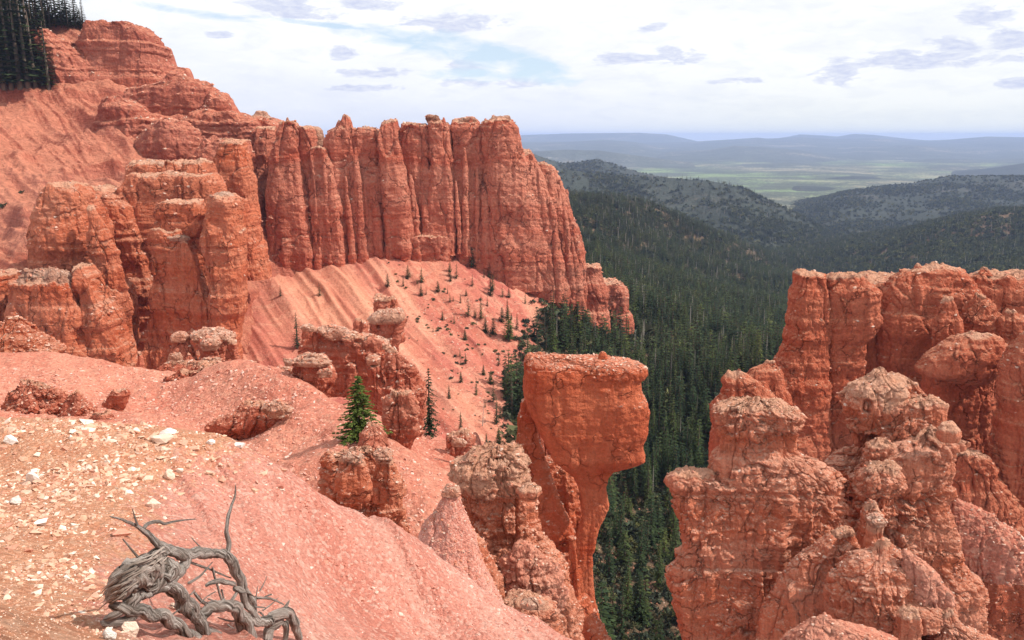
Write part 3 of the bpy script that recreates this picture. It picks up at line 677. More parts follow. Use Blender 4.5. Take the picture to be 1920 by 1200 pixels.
# ------------------------------------------------------------------ stones and scattering
import bmesh
R = np.random.RandomState(77)
def instances(name, pts, scl, variants, parent=None, tilt=0.0):
    """one object: a point cloud carrying many copies of a few small meshes"""
    pts = np.asarray(pts, float)
    if parent is not None: pts = pts - np.array(parent.location)
    n = len(pts); me = bpy.data.meshes.new(name); me.vertices.add(n)
    me.vertices.foreach_set('co', np.asarray(pts, np.float32).ravel())
    a = me.attributes.new('sc', 'FLOAT_VECTOR', 'POINT'); a.data.foreach_set('vector', np.asarray(scl, np.float32).ravel())
    a = me.attributes.new('rt', 'FLOAT_VECTOR', 'POINT'); rt = np.zeros((n, 3), np.float32); rt[:, 2] = R.rand(n) * 6.28; rt[:, :2] = R.normal(size=(n, 2)) * tilt; a.data.foreach_set('vector', rt.ravel())
    a = me.attributes.new('ix', 'INT', 'POINT'); a.data.foreach_set('value', R.randint(0, len(variants), n).astype(np.int32))
    o = bpy.data.objects.new(name, me); col().objects.link(o)
    c = bpy.data.collections.new(name + '_kinds')
    for i, m_ in enumerate(variants):
        vo = bpy.data.objects.new(name + '_kind', m_); c.objects.link(vo)
    g = bpy.data.node_groups.new(name, 'GeometryNodeTree')
    g.interface.new_socket('Geometry', in_out='INPUT', socket_type='NodeSocketGeometry'); g.interface.new_socket('Geometry', in_out='OUTPUT', socket_type='NodeSocketGeometry')
    N = g.nodes; gi = N.new('NodeGroupInput'); go = N.new('NodeGroupOutput'); ip = N.new('GeometryNodeInstanceOnPoints'); ci = N.new('GeometryNodeCollectionInfo')
    ci.inputs['Collection'].default_value = c; ci.inputs['Separate Children'].default_value = True; ci.inputs['Reset Children'].default_value = True
    def na(nm, ty):
        q = N.new('GeometryNodeInputNamedAttribute'); q.data_type = ty; q.inputs['Name'].default_value = nm
        return next(s for s in q.outputs if s.enabled and s.name == 'Attribute')
    L = g.links
    L.new(gi.outputs[0], ip.inputs['Points']); L.new(ci.outputs[0], ip.inputs['Instance']); ip.inputs['Pick Instance'].default_value = True
    L.new(na('ix', 'INT'), ip.inputs['Instance Index']); L.new(na('rt', 'FLOAT_VECTOR'), ip.inputs['Rotation']); L.new(na('sc', 'FLOAT_VECTOR'), ip.inputs['Scale'])
    L.new(ip.outputs[0], go.inputs[0])
    md = o.modifiers.new('scatter', 'NODES'); md.node_group = g
    if parent is not None: o.parent = parent
    return props(o, kind='stuff')

def stonemesh(seed, mat, flat=.6, n=13):
    r = np.random.RandomState(seed); bm = bmesh.new()
    for _ in range(n):
        v = r.normal(size=3); v /= np.linalg.norm(v); v *= r.uniform(.8, 1.1); bm.verts.new((v[0] * .5, v[1] * .5 * r.uniform(.7, 1), v[2] * .5 * flat))
    bmesh.ops.convex_hull(bm, input=bm.verts)
    for v in [v for v in bm.verts if not v.link_faces]: bm.verts.remove(v)
    me = bpy.data.meshes.new('stone'); bm.to_mesh(me); bm.free(); me.materials.append(mat); return me
ST_CREAM = [stonemesh(i, M['stone'], .55 + .06 * (i % 4)) for i in range(8)]
ST_PINK = [stonemesh(i + 20, M['pinkgrit'], .6) for i in range(6)]
ST_DEB = [stonemesh(i + 40, M['debris'], .5) for i in range(6)]
def quads_of(me):
    nv = len(me.vertices); co = np.empty(nv * 3, np.float32); me.vertices.foreach_get('co', co); co = co.reshape(-1, 3)
    q = np.empty(len(me.polygons) * 4, np.int32); me.loops.foreach_get('vertex_index', q); return co[q.reshape(-1, 4)]
def debris(t, dens=1.0, lo=2.2, hi=9.0, nz0=.45, cap=4500, kinds=None):
    """loose broken stone lying on the ledges and tops of a formation"""
    A = []
    for c in t.children:
        if c.type == 'MESH' and len(c.data.polygons) > 50: A.append(quads_of(c.data) + np.array(t.location))
    A = np.concatenate(A); Nn = np.cross(A[:, 2] - A[:, 0], A[:, 1] - A[:, 3]); ar = np.linalg.norm(Nn, axis=1) + 1e-12; nz = Nn[:, 2] / ar
    if np.median(np.abs(nz)) >= 0 and (nz > nz0).sum() < (nz < -nz0).sum(): nz = -nz
    ar = ar / 2; ctr = A.mean(1); px, py = pix(ctr)
    w = ar * (nz > nz0) * (px > -60) * (px < 1980) * (py < 1230)
    if w.sum() <= 0: return
    Yd = np.median(ctr[:, 1]); pxw = Yd / F
    n = int(min(cap, dens * w.sum() / (pxw * 6.5) ** 2))
    if n < 3: return
    i = R.choice(len(A), n, p=w / w.sum()); k = R.rand(n, 1); m_ = R.rand(n, 1)
    P = A[i, 0] * (1 - k) * (1 - m_) + A[i, 1] * k * (1 - m_) + A[i, 2] * k * m_ + A[i, 3] * (1 - k) * m_
    sz = (lo + (hi - lo) * R.rand(n) ** 3.0) * pxw
    S = np.stack([sz * R.uniform(.8, 1.5, n), sz * R.uniform(.8, 1.2, n), sz * R.uniform(.7, 1.2, n)], -1)
    instances('rubble', P, S, kinds or ST_DEB, parent=t, tilt=.35)

# ------------------------------------------------------------------ rock formations
def formation(name, label, Y, px, py, parts, cat='rock formation', group=None, rub=1.0):
    t = thing(name, label, cat, W(px, py, Y), group)
    for i, (pn, mat, rows, yy, kw) in enumerate(parts):
        kw = dict(kw); kw.setdefault('seed', int(px) + i * 13)
        lab = kw.pop('lab', None)
        if mat == 'mount': kw.setdefault('joint', .3); kw.setdefault('lump', 1.4); kw.setdefault('ledge', 1.2)
        if mat in ('cap', 'capf', 'white'):
            kw['n'] = 3.6; kw['block'] = max(kw.get('block', 0), .7); kw['joint'] = 0; kw['ratio'] = kw.get('ratio', .7) * 1.1; kw['dome'] = min(kw.get('dome', .1), .15) if 'head' not in pn and 'round' not in pn else .4
        if mat in ('near', 'back', 'ridge', 'left', 'wall') and 'pale' not in kw: kw['pale'] = {'near': 16, 'back': 7, 'ridge': 5, 'left': 4, 'wall': 3}[mat]
        o = add(pn, loft(rows, yy, **kw), M[mat], t, label=lab)
        if loft.pale: vattr(o, 'cap', np.clip((loft.pale - loft.drop) / (loft.pale * .35) + .3, 0, 1))
    bpy.context.view_layer.update()
    if rub: debris(t, rub * (2.2 if Y < 150 else .7))
    return t
def C(rows, *a): return rows
K = 0
# --- the long fluted wall in the middle distance
wf = dict(n=4.2, dome=.08, amp=.7, st=.6, joint=.6, lump=.7, ledge=.35)
formation('cliff_wall', 'long fluted red cliff wall of joined pillars rising over the pink talus, right end toward the forest', 290, 760, 500, [
    ('rock_pillar', 'wall', [(266, 411, 466), (300, 403, 474), (340, 401, 480), (400, 411, 491), (450, 426, 504), (505, 436, 518), (560, 436, 524)], 284, dict(wf, dep=6)),
    ('rock_pillar', 'wall', [(240, 484, 512), (300, 476, 516), (400, 482, 520), (505, 486, 524)], 298, dict(wf, dep=6)),
    ('rock_pillar', 'wall', [(229, 532, 552), (245, 524, 560), (258, 522, 560), (270, 516, 560), (300, 509, 564), (350, 506, 570), (420, 505, 584), (500, 513, 596), (560, 511, 604)], 284, dict(wf, dep=5.5)),
    ('rock_pillar', 'wall', [(240, 556, 587), (262, 554, 592), (300, 556, 596), (350, 561, 604), (420, 568, 610), (500, 581, 608), (560, 581, 608)], 289, dict(wf, dep=6)),
    ('rock_buttress', 'wall', [(276, 584, 614), (320, 583, 626), (380, 584, 640), (440, 588, 652), (500, 592, 655), (560, 592, 660)], 285, dict(wf, dep=5, fl=1.6)),
    ('rock_pillar', 'wall', [(221, 643, 655), (236, 636, 657), (246, 618, 662), (262, 609, 666), (300, 606, 672), (360, 611, 694), (420, 628, 709), (470, 651, 716), (520, 676, 726), (560, 676, 729)], 288, dict(wf, dep=6, fl=1.4)),
    ('rock_pillar', 'wall', [(241, 660, 704), (252, 657, 731), (300, 662, 739), (350, 666, 746), (400, 676, 756), (450, 691, 769), (520, 696, 774)], 291, dict(wf, dep=6, fl=1.3)),
    ('rock_pillar', 'wall', [(229, 721, 743), (240, 714, 748), (260, 711, 750), (300, 716, 754), (350, 720, 762), (400, 728, 770), (450, 738, 772), (520, 738, 774)], 287, dict(wf, dep=5, fl=1.5)),
    ('rock_pillar', 'wall', [(234, 756, 802), (246, 750, 810), (270, 749, 812), (300, 754, 812), (350, 762, 816), (400, 768, 824), (440, 764, 829), (500, 764, 834)], 293, dict(wf, dep=7, n=3, fl=.7)),
    ('rock_pillar', 'wall', [(228, 800, 838), (240, 800, 843), (270, 802, 846), (330, 804, 850), (400, 796, 853), (440, 788, 854), (500, 788, 854)], 291, dict(wf, dep=7, n=3, fl=.7)),
    ('rock_pillar', 'wall', [(228, 845, 895), (240, 839, 906), (270, 844, 910), (350, 842, 920), (400, 842, 934), (440, 846, 944), (520, 846, 954)], 294, dict(wf, dep=7, n=3, fl=.8)),
    ('rock_buttress', 'wall', [(228, 906, 962), (240, 899, 973), (265, 899, 980), (300, 903, 992), (350, 905, 1006), (400, 905, 1020), (440, 900, 1030), (540, 900, 1050)], 292, dict(wf, dep=8, n=2.6)),
    ('rock_buttress', 'wall', [(282, 972, 996), (312, 968, 1012), (350, 968, 1024), (400, 975, 1040), (450, 980, 1052), (540, 985, 1062), (600, 985, 1065)], 294, dict(wf, dep=7, fl=1.7)),
    ('rock_buttress', 'wall', [(308, 1003, 1030), (324, 1000, 1041), (345, 1000, 1051), (372, 1003, 1060), (400, 1005, 1068), (430, 1010, 1083), (470, 1015, 1096), (500, 1018, 1100), (590, 1018, 1100)], 299, dict(wf, dep=7, fl=1.7)),
    ('rock_ledge', 'wall', [(440, 760, 850), (470, 755, 850), (500, 750, 850)], 289, dict(wf, dep=7, n=3, fl=.4)),
    ('rock_ledge', 'wall', [(436, 858, 1000), (445, 852, 1040), (480, 870, 1060), (540, 880, 1080), (600, 890, 1085)], 295.5, dict(wf, dep=9, n=3.2, fl=.6, st=1.2)),
    ('rock_ledge', 'wall', [(500, 1040, 1120), (520, 1045, 1130), (560, 1050, 1140), (620, 1050, 1140)], 305, dict(wf, dep=8, n=3, st=1.6)),
    ('rock_ledge', 'wall', [(532, 1100, 1168), (545, 1095, 1178), (570, 1095, 1178), (620, 1095, 1178)], 330, dict(wf, dep=7, n=3, st=1.6)),
    ('cap_rock', 'capf', [(218, 800, 823), (224, 799, 824), (231, 803, 822)], 291, dict(ratio=.9, closed=True, dome=.1, amp=.4)),
    ('cap_rock', 'capf', [(220, 866, 890), (226, 860, 892), (232, 864, 892)], 294, dict(ratio=.8, closed=True, dome=.1, amp=.4)),
    ('cap_rock', 'capf', [(218, 925, 955), (225, 918, 959), (233, 914, 961)], 292, dict(ratio=.6, closed=True, dome=.1, amp=.4)),
    ('spire', 'wall', [(220, 647, 653), (232, 645, 655), (246, 643, 656)], 288, dict(ratio=1, amp=.3, dome=.8)),
    ('spire', 'wall', [(226, 634, 637), (240, 630, 640), (250, 628, 642)], 288, dict(ratio=1, amp=.25, dome=.8)),
    ('spire', 'wall', [(227, 728, 732), (236, 726, 734), (248, 724, 736)], 287, dict(ratio=1, amp=.25, dome=.8)),
    ('spire', 'wall', [(227, 736, 739), (236, 735, 741), (248, 734, 742)], 287, dict(ratio=1, amp=.25, dome=.8)),
    ('backing_rock', 'wall', [(262, 560, 612), (275, 440, 735), (300, 430, 745), (350, 420, 748), (400, 400, 760), (560, 400, 780)], 305, dict(wf, dep=9, n=4)),
    ('backing_rock', 'wall', [(250, 772, 900), (300, 772, 960), (400, 780, 1010), (560, 780, 1040)], 306, dict(wf, dep=9, n=4)),
])
def ribs():
    r_ = random.Random(3); t = bpy.data.objects['cliff_wall']; q = 588
    tops = lambda x: np.interp(x, [590, 620, 700, 740, 756, 840, 900, 960, 985, 1010, 1040, 1062, 1085], [290, 275, 265, 262, 300, 262, 262, 262, 300, 335, 360, 400, 470])
    while q < 1085:
        w = r_.uniform(7, 17); a0 = tops(q) + r_.uniform(4, 90 if q < 960 else 50); lean = r_.uniform(2, 14) if q < 780 else (r_.uniform(4, 16) if q > 960 else r_.uniform(-2, 5))
        bot = np.interp(q, [590, 700, 780, 860, 1000, 1100], [505, 480, 445, 435, 520, 560]); Yq = np.interp(q, [590, 700, 800, 900, 1000, 1100], [280, 283, 285, 286, 287, 292]) + r_.uniform(-.6, 1.2)
        h_ = bot - a0
        if h_ > 60: add('rock_rib', loft([(a0, q, q + w * .35), (a0 + h_ * .12, q - 1 + lean * .1, q + w * .6 + lean * .1), (a0 + h_ * .5, q - 2 + lean * .5, q + w * .9 + lean * .5), (bot, q - 3 + lean, q + w + lean * 1.3), (bot + 40, q - 3 + lean, q + w + lean * 1.3)], Yq, ratio=1.0, n=2.2, amp=.55, fl=1.0, joint=.4, dome=.3, seed=int(q), s=1.8), M['wall'], t)
        q += w * r_.uniform(.9, 2.4)
ribs()
def crest():
    r_ = random.Random(9); t = bpy.data.objects['cliff_wall']
    for x0, x1, y_, Yc in [(416, 460, 268, 284), (536, 548, 231, 284), (562, 582, 242, 289), (670, 724, 245, 291), (668, 715, 250, 287), (760, 798, 238, 293), (804, 834, 231, 291), (850, 892, 231, 294), (908, 960, 231, 292), (975, 996, 284, 294), (1006, 1036, 318, 299), (1040, 1062, 362, 299)]:
        q = x0
        while q < x1:
            w = r_.uniform(3.5, 10); h_ = r_.uniform(3, 11); yy = y_ + r_.uniform(-1, 3)
            add('crest_block', loft([(yy - h_, q + w * .2, q + w * .75), (yy - h_ * .4, q, q + w), (yy + 8, q - .5, q + w + .5)], Yc + r_.uniform(-3, 3), ratio=1.0, n=3, amp=.35, s=1.2, dome=r_.choice([.1, .6]), block=.6, seed=int(q * 3), res=1.2), M[r_.choice(['wall', 'wall', 'capf'])], t)
            q += w * r_.uniform(1.2, 3.5)
crest()
# low walls that lead from the mountain to the long wall
formation('cliff_shoulder', 'low dark red rock shoulder between the terraced mountain and the long fluted wall', 305, 480, 260, [
    ('rock_wall', 'wall', [(222, 440, 505), (228, 420, 520), (240, 380, 530), (270, 340, 532), (330, 330, 530), (420, 330, 530)], 312, dict(wf, dep=9, n=3, st=1.8, fl=.8)),
    ('rock_wall', 'wall', [(262, 452, 490), (270, 440, 500), (330, 430, 505), (460, 430, 505)], 303, dict(wf, dep=6, n=3, st=1.5)),
    ('cap_rock', 'capf', [(209, 482, 500), (214, 479, 503), (222, 470, 510)], 312, dict(ratio=.7, closed=True, dome=.1, amp=.4)),
    ('spire', 'wall', [(229, 534, 540), (240, 533, 543)], 300, dict(ratio=1, amp=.3, dome=.6)),
    ('spire', 'wall', [(228, 551, 556), (240, 549, 558)], 300, dict(ratio=1, amp=.3, dome=.6)),
    ('cap_rock', 'capf', [(235, 566, 592), (241, 563, 601), (250, 562, 603), (272, 564, 606)], 296, dict(ratio=.7, closed=True, dome=.1, amp=.5)),
])
# crest blocks on the mountain
formation('summit_rock', 'blocky orange summit cliff of the upper left mountain', 336, 240, 130, [
    ('rock_wall', 'mount', [(46, 172, 250), (54, 168, 276), (68, 165, 292), (90, 160, 302), (110, 150, 307), (128, 140, 316), (142, 130, 320), (185, 120, 330)], 330, dict(dep=12, n=4, st=2.0, fl=.9, amp=.8, dome=.05, s=2.6)),
    ('rock_wall', 'mount', [(146, 325, 338), (154, 312, 385), (168, 240, 408), (184, 220, 424), (205, 220, 432), (250, 220, 440)], 319, dict(dep=9, n=2.6, st=1.6, amp=.8, s=2.6, jag=.8)),
    ('rock_wall', 'mount', [(178, 395, 412), (190, 390, 428), (212, 386, 434), (250, 386, 438)], 314, dict(dep=6, n=2.6, st=1.6, amp=.8, s=2.2, jag=.8)),
    ('rock_spur', 'mount', [(186, 205, 232), (200, 196, 262), (225, 188, 286), (260, 186, 300), (300, 190, 306), (350, 190, 310)], 291, dict(dep=9, n=2.4, st=1.4, amp=1.0, s=2.4, fl=1.2)),
    ('rock_spur', 'mount', [(230, 298, 340), (243, 276, 362), (268, 264, 376), (300, 262, 380), (350, 262, 380)], 283, dict(dep=8, n=2.6, st=1.4, amp=.9, s=2.2, fl=1.1)),
    ('rock_wall', 'mount', [(214, 365, 450), (226, 345, 480), (250, 338, 500), (272, 336, 505), (320, 336, 505)], 303, dict(dep=8, n=3, st=2.0, amp=.9, s=2.2)),
    ('rock_spur', 'mount', [(60, 60, 100), (80, 66, 130), (110, 80, 165), (145, 100, 185), (190, 110, 200), (240, 110, 200)], 322, dict(dep=9, n=2.4, st=1.4, amp=1.0, s=2.6, fl=1.2)),
    ('rock_spur', 'mount', [(262, 385, 422), (280, 372, 440), (310, 362, 448), (360, 362, 448)], 276, dict(dep=6, n=3, st=1.4, amp=.9, s=2)),
])

# --- the orange cliff group on the left
lf = dict(n=4.5, dome=.08, amp=.85, s=1.7, joint=.55, lump=1.4, st=.9, ledge=.35)
formation('cliff_group', 'orange cliff cluster of stubby towers and deep bays at the left, above the rubble saddle', 205, 280, 640, [
    ('rock_tower', 'left', [(304, 257, 306), (312, 252, 313), (335, 250, 316), (380, 256, 318), (450, 256, 320), (600, 250, 330)], 238, dict(lf, dep=7, n=3)),
    ('rock_tower', 'left', [(304, 318, 342), (315, 314, 347), (345, 312, 352), (385, 314, 358), (500, 314, 362)], 234, dict(lf, dep=6)),
    ('rock_tower', 'left', [(303, 356, 386), (312, 352, 389), (345, 350, 396), (390, 352, 402), (500, 352, 408)], 232, dict(lf, dep=6)),
    ('rock_tower', 'left', [(267, 420, 458), (300, 410, 466), (350, 404, 474), (420, 404, 480), (520, 404, 500)], 250, dict(lf, dep=6)),
    ('rock_block', 'left', [(344, 108, 150), (352, 98, 160), (368, 88, 170), (392, 80, 180), (425, 72, 190), (455, 67, 200), (500, 70, 215), (540, 85, 236), (580, 110, 250), (640, 140, 255), (720, 150, 258)], 206, dict(lf, dep=9, n=2.5, fl=.5)),
    ('rock_block', 'left', [(352, 160, 200), (366, 158, 235), (385, 162, 262), (405, 165, 266), (425, 190, 272), (460, 205, 285), (500, 215, 300), (560, 230, 320), (640, 240, 325), (720, 240, 325)], 222, dict(lf, dep=8, st=1.6)),
    ('ledge_block', 'left', [(380, 302, 378), (390, 296, 386), (400, 294, 388), (412, 300, 382), (420, 296, 388), (430, 300, 384), (440, 304, 380)], 205, dict(lf, dep=4, amp=.6, st=1.6, closed=True, dome=.12)),
    ('rock_tower', 'left', [(430, 298, 345), (450, 290, 356), (480, 292, 364), (520, 295, 374), (560, 292, 384), (600, 298, 405), (650, 305, 425), (720, 305, 430)], 203, dict(lf, dep=6, fl=.6)),
    ('rock_tower', 'left', [(366, 403, 430), (376, 396, 448), (400, 390, 453), (440, 386, 456), (500, 390, 459), (560, 400, 456), (600, 405, 450), (640, 408, 446), (720, 408, 446)], 201, dict(lf, dep=5.5, n=3, fl=.6)),
    ('rock_apron', 'left', [(392, 164, 178), (430, 168, 200), (470, 170, 216), (520, 172, 232), (570, 168, 244), (620, 158, 250), (690, 148, 256), (740, 148, 258)], 197, dict(lf, ratio=.6, dep=None, n=2, fl=1.6, dome=.4)),
    ('rock_apron', 'left', [(455, 340, 352), (490, 342, 368), (540, 345, 388), (600, 350, 408), (660, 352, 424), (740, 352, 430)], 199, dict(lf, ratio=.6, dep=None, n=2, fl=1.6, dome=.4)),
    ('rock_apron', 'left', [(560, 285, 298), (610, 275, 312), (660, 262, 330), (740, 255, 335)], 200, dict(lf, ratio=.6, dep=None, n=2, fl=1.4, dome=.4)),
    ('rock_rib', 'left', [(430, 440, 456), (500, 440, 464), (560, 436, 460), (640, 430, 450), (720, 430, 450)], 200, dict(lf, dep=3, fl=1.5)),
    ('rock_rib', 'left', [(500, 140, 165), (540, 150, 190), (580, 160, 212), (620, 165, 230), (670, 170, 246), (730, 170, 250)], 188, dict(lf, dep=5, fl=1.4, st=1.4)),
    ('rock_block', 'left', [(528, 30, 138), (545, 26, 148), (580, 22, 156), (630, 18, 165), (680, 15, 200), (740, 10, 210)], 186, dict(lf, dep=6, n=3, fl=.4)),
    ('rock_block', 'left', [(512, -30, 18), (530, -40, 24), (600, -50, 20), (740, -60, 20)], 190, dict(lf, dep=6)),
    ('rubble_cap', 'capf', [(508, 46, 120), (518, 42, 136), (530, 36, 142), (538, 40, 138)], 186, dict(ratio=.5, closed=True, amp=1.0, s=1.1, block=.8, dome=.1)),
    ('cap_rock', 'capf', [(362, 405, 430), (370, 400, 440), (382, 398, 442)], 200.5, dict(ratio=.8, closed=True, amp=.5, s=1.2, dome=.2)),
    ('cap_rock', 'capf', [(303, 262, 300), (307, 257, 308), (312, 255, 311)], 237, dict(ratio=.6, closed=True, amp=.5, s=1.2, dome=.1)),
    ('cap_rock', 'capf', [(441, 318, 345), (445, 312, 352), (450, 314, 354)], 200, dict(ratio=.6, closed=True, amp=.5, s=1.0, dome=.1)),
    ('back_wall', 'left', [(330, 248, 398), (345, 240, 408), (400, 180, 420), (500, 160, 440), (720, 150, 450)], 224, dict(lf, dep=7, n=4)),
    ('back_wall', 'left', [(395, 190, 400), (430, 180, 420), (560, 170, 430), (730, 160, 430)], 236, dict(lf, dep=10, n=4)),
])
formation('lumpy_rock', 'lumpy orange rock knob at the left edge above the saddle', 108, 30, 710, [
    ('knob', 'left', [(602, 5, 50), (612, -30, 66), (630, -60, 82), (645, -60, 100), (655, -60, 121), (666, -60, 112), (690, -60, 106), (706, -60, 96), (730, -60, 90)], 112, dict(ratio=.5, n=2.2, amp=.9, s=.9, block=.35, bs=.6, dome=.3)),
    ('rock_ledge', 'ridge', [(722, 10, 60), (735, -20, 100), (760, -30, 110), (790, -40, 120), (820, -40, 130)], 84, dict(ratio=.4, amp=1.0, s=.7, block=.4, dome=.2, st=.5)),
])
# --- caps and pinnacles on the saddle
rf = dict(n=2.2, amp=.9, s=.75)
formation('capped_pinnacles', 'row of small pinnacles with flat grey capstones on the saddle below the orange cliffs', 100, 370, 700, [
    ('pinnacle', 'ridge', [(634, 330, 352), (650, 326, 360), (680, 325, 370), (720, 320, 375)], 104, dict(rf)),
    ('pinnacle', 'ridge', [(630, 372, 425), (645, 375, 435), (660, 382, 432), (680, 372, 436), (725, 360, 445)], 104, dict(rf, dome=.1)),
    ('pinnacle', 'ridge', [(662, 352, 356), (675, 345, 368), (690, 340, 374), (715, 335, 378)], 99, dict(rf, dome=.6)),
    ('pinnacle', 'ridge', [(640, 428, 444), (665, 424, 448), (700, 418, 454), (730, 414, 460)], 101, dict(rf)),
    ('cap_rock', 'cap', [(624, 326, 348), (630, 320, 354), (640, 322, 352)], 104, dict(ratio=.9, closed=True, amp=.6, s=.6, dome=.25)),
    ('cap_rock', 'cap', [(619, 378, 418), (625, 358, 436), (633, 360, 440), (640, 372, 436)], 104, dict(ratio=.6, closed=True, amp=.8, s=.6, dome=.15, block=.4)),
    ('cap_rock', 'cap', [(634, 384, 410), (642, 379, 414), (655, 384, 408)], 100, dict(ratio=.8, closed=True, amp=.6, s=.5, dome=.3)),
    ('rubble_ledge', 'ridge', [(690, 300, 420), (700, 285, 428), (715, 270, 425), (730, 262, 420)], 93, dict(ratio=.3, amp=1.2, s=.6, block=.8, dome=.15)),
    ('rubble_ledge', 'cap', [(663, 318, 338), (676, 312, 345), (690, 300, 350)], 98, dict(ratio=.5, amp=.9, s=.5, block=.6)),
    ('rubble_ledge', 'cap', [(672, 384, 408), (684, 378, 416), (700, 372, 420)], 97, dict(ratio=.5, amp=.9, s=.5, block=.6)),
    ('pinnacle', 'ridge', [(660, 257, 266), (680, 255, 272), (700, 250, 280)], 98, dict(rf)),
])
formation('overhang_ledge', 'undercut red ledge with a pale crusted brow in the bowl left of the green fir', 76, 460, 840, [
    ('rock_ledge', 'ridge', [(768, 440, 530), (778, 415, 548), (792, 385, 552), (803, 378, 535), (810, 385, 525), (822, 396, 515)], 62.5, dict(ratio=.35, n=2.2, closed=True, amp=.8, s=.6, dome=.3)),
    ('rock_face', 'ridge', [(800, 396, 516), (815, 388, 520), (840, 385, 540), (900, 380, 560)], 65.5, dict(ratio=.4, n=2.5, amp=.7, s=.7)),
    ('cap_rock', 'cap', [(758, 500, 532), (768, 492, 549), (780, 500, 548)], 61, dict(ratio=.5, closed=True, amp=.8, s=.5, dome=.3, block=.4)),
    ('cap_rock', 'cap', [(690, 524, 545), (700, 520, 560), (712, 524, 562)], 82, dict(ratio=.5, closed=True, amp=.8, s=.5, dome=.3)),
    ('cap_rock', 'cap', [(681, 446, 478), (686, 442, 486), (694, 445, 486)], 86, dict(ratio=.5, closed=True, amp=.8, s=.5, dome=.2)),
])
formation('crumbly_outcrop', 'crumbly purplish-pink outcrop at the left edge between the saddle and the gravel crest', 68, 60, 800, [
    ('rock_block', 'ridge', [(724, 30, 100), (740, 5, 118), (765, -10, 126), (800, -20, 132), (840, -20, 140)], 67, dict(ratio=.3, n=2.4, amp=1.2, s=.55, block=.7, bs=.6, dome=.2)),
    ('rock_block', 'ridge', [(738, 130, 150), (755, 122, 168), (780, 118, 190), (820, 118, 200)], 66, dict(ratio=.5, n=2.4, amp=1.1, s=.5, block=.7, bs=.6, dome=.3)),
])
formation('crumbly_outcrop', 'low knobbly outcrop breaking the smooth pink saddle below the grey-capped pinnacles', 80, 220, 760, [
    ('rock_block', 'ridge', [(730, 214, 236), (742, 200, 246), (756, 192, 240), (770, 190, 232)], 76, dict(ratio=.4, n=2.2, amp=1.2, s=.5, block=.8, bs=.7, dome=.2)),
    ('rock_block', 'ridge', [(700, 330, 400), (712, 312, 428), (724, 300, 432), (738, 310, 420)], 86, dict(ratio=.3, n=2.2, amp=1.3, s=.6, block=.8, bs=.7, dome=.2)),
    ('rock_block', 'ridge', [(776, 175, 200), (790, 165, 214), (806, 165, 214)], 62, dict(ratio=.4, n=2.2, amp=1.1, s=.45, block=.8, bs=.7, dome=.2)),
])
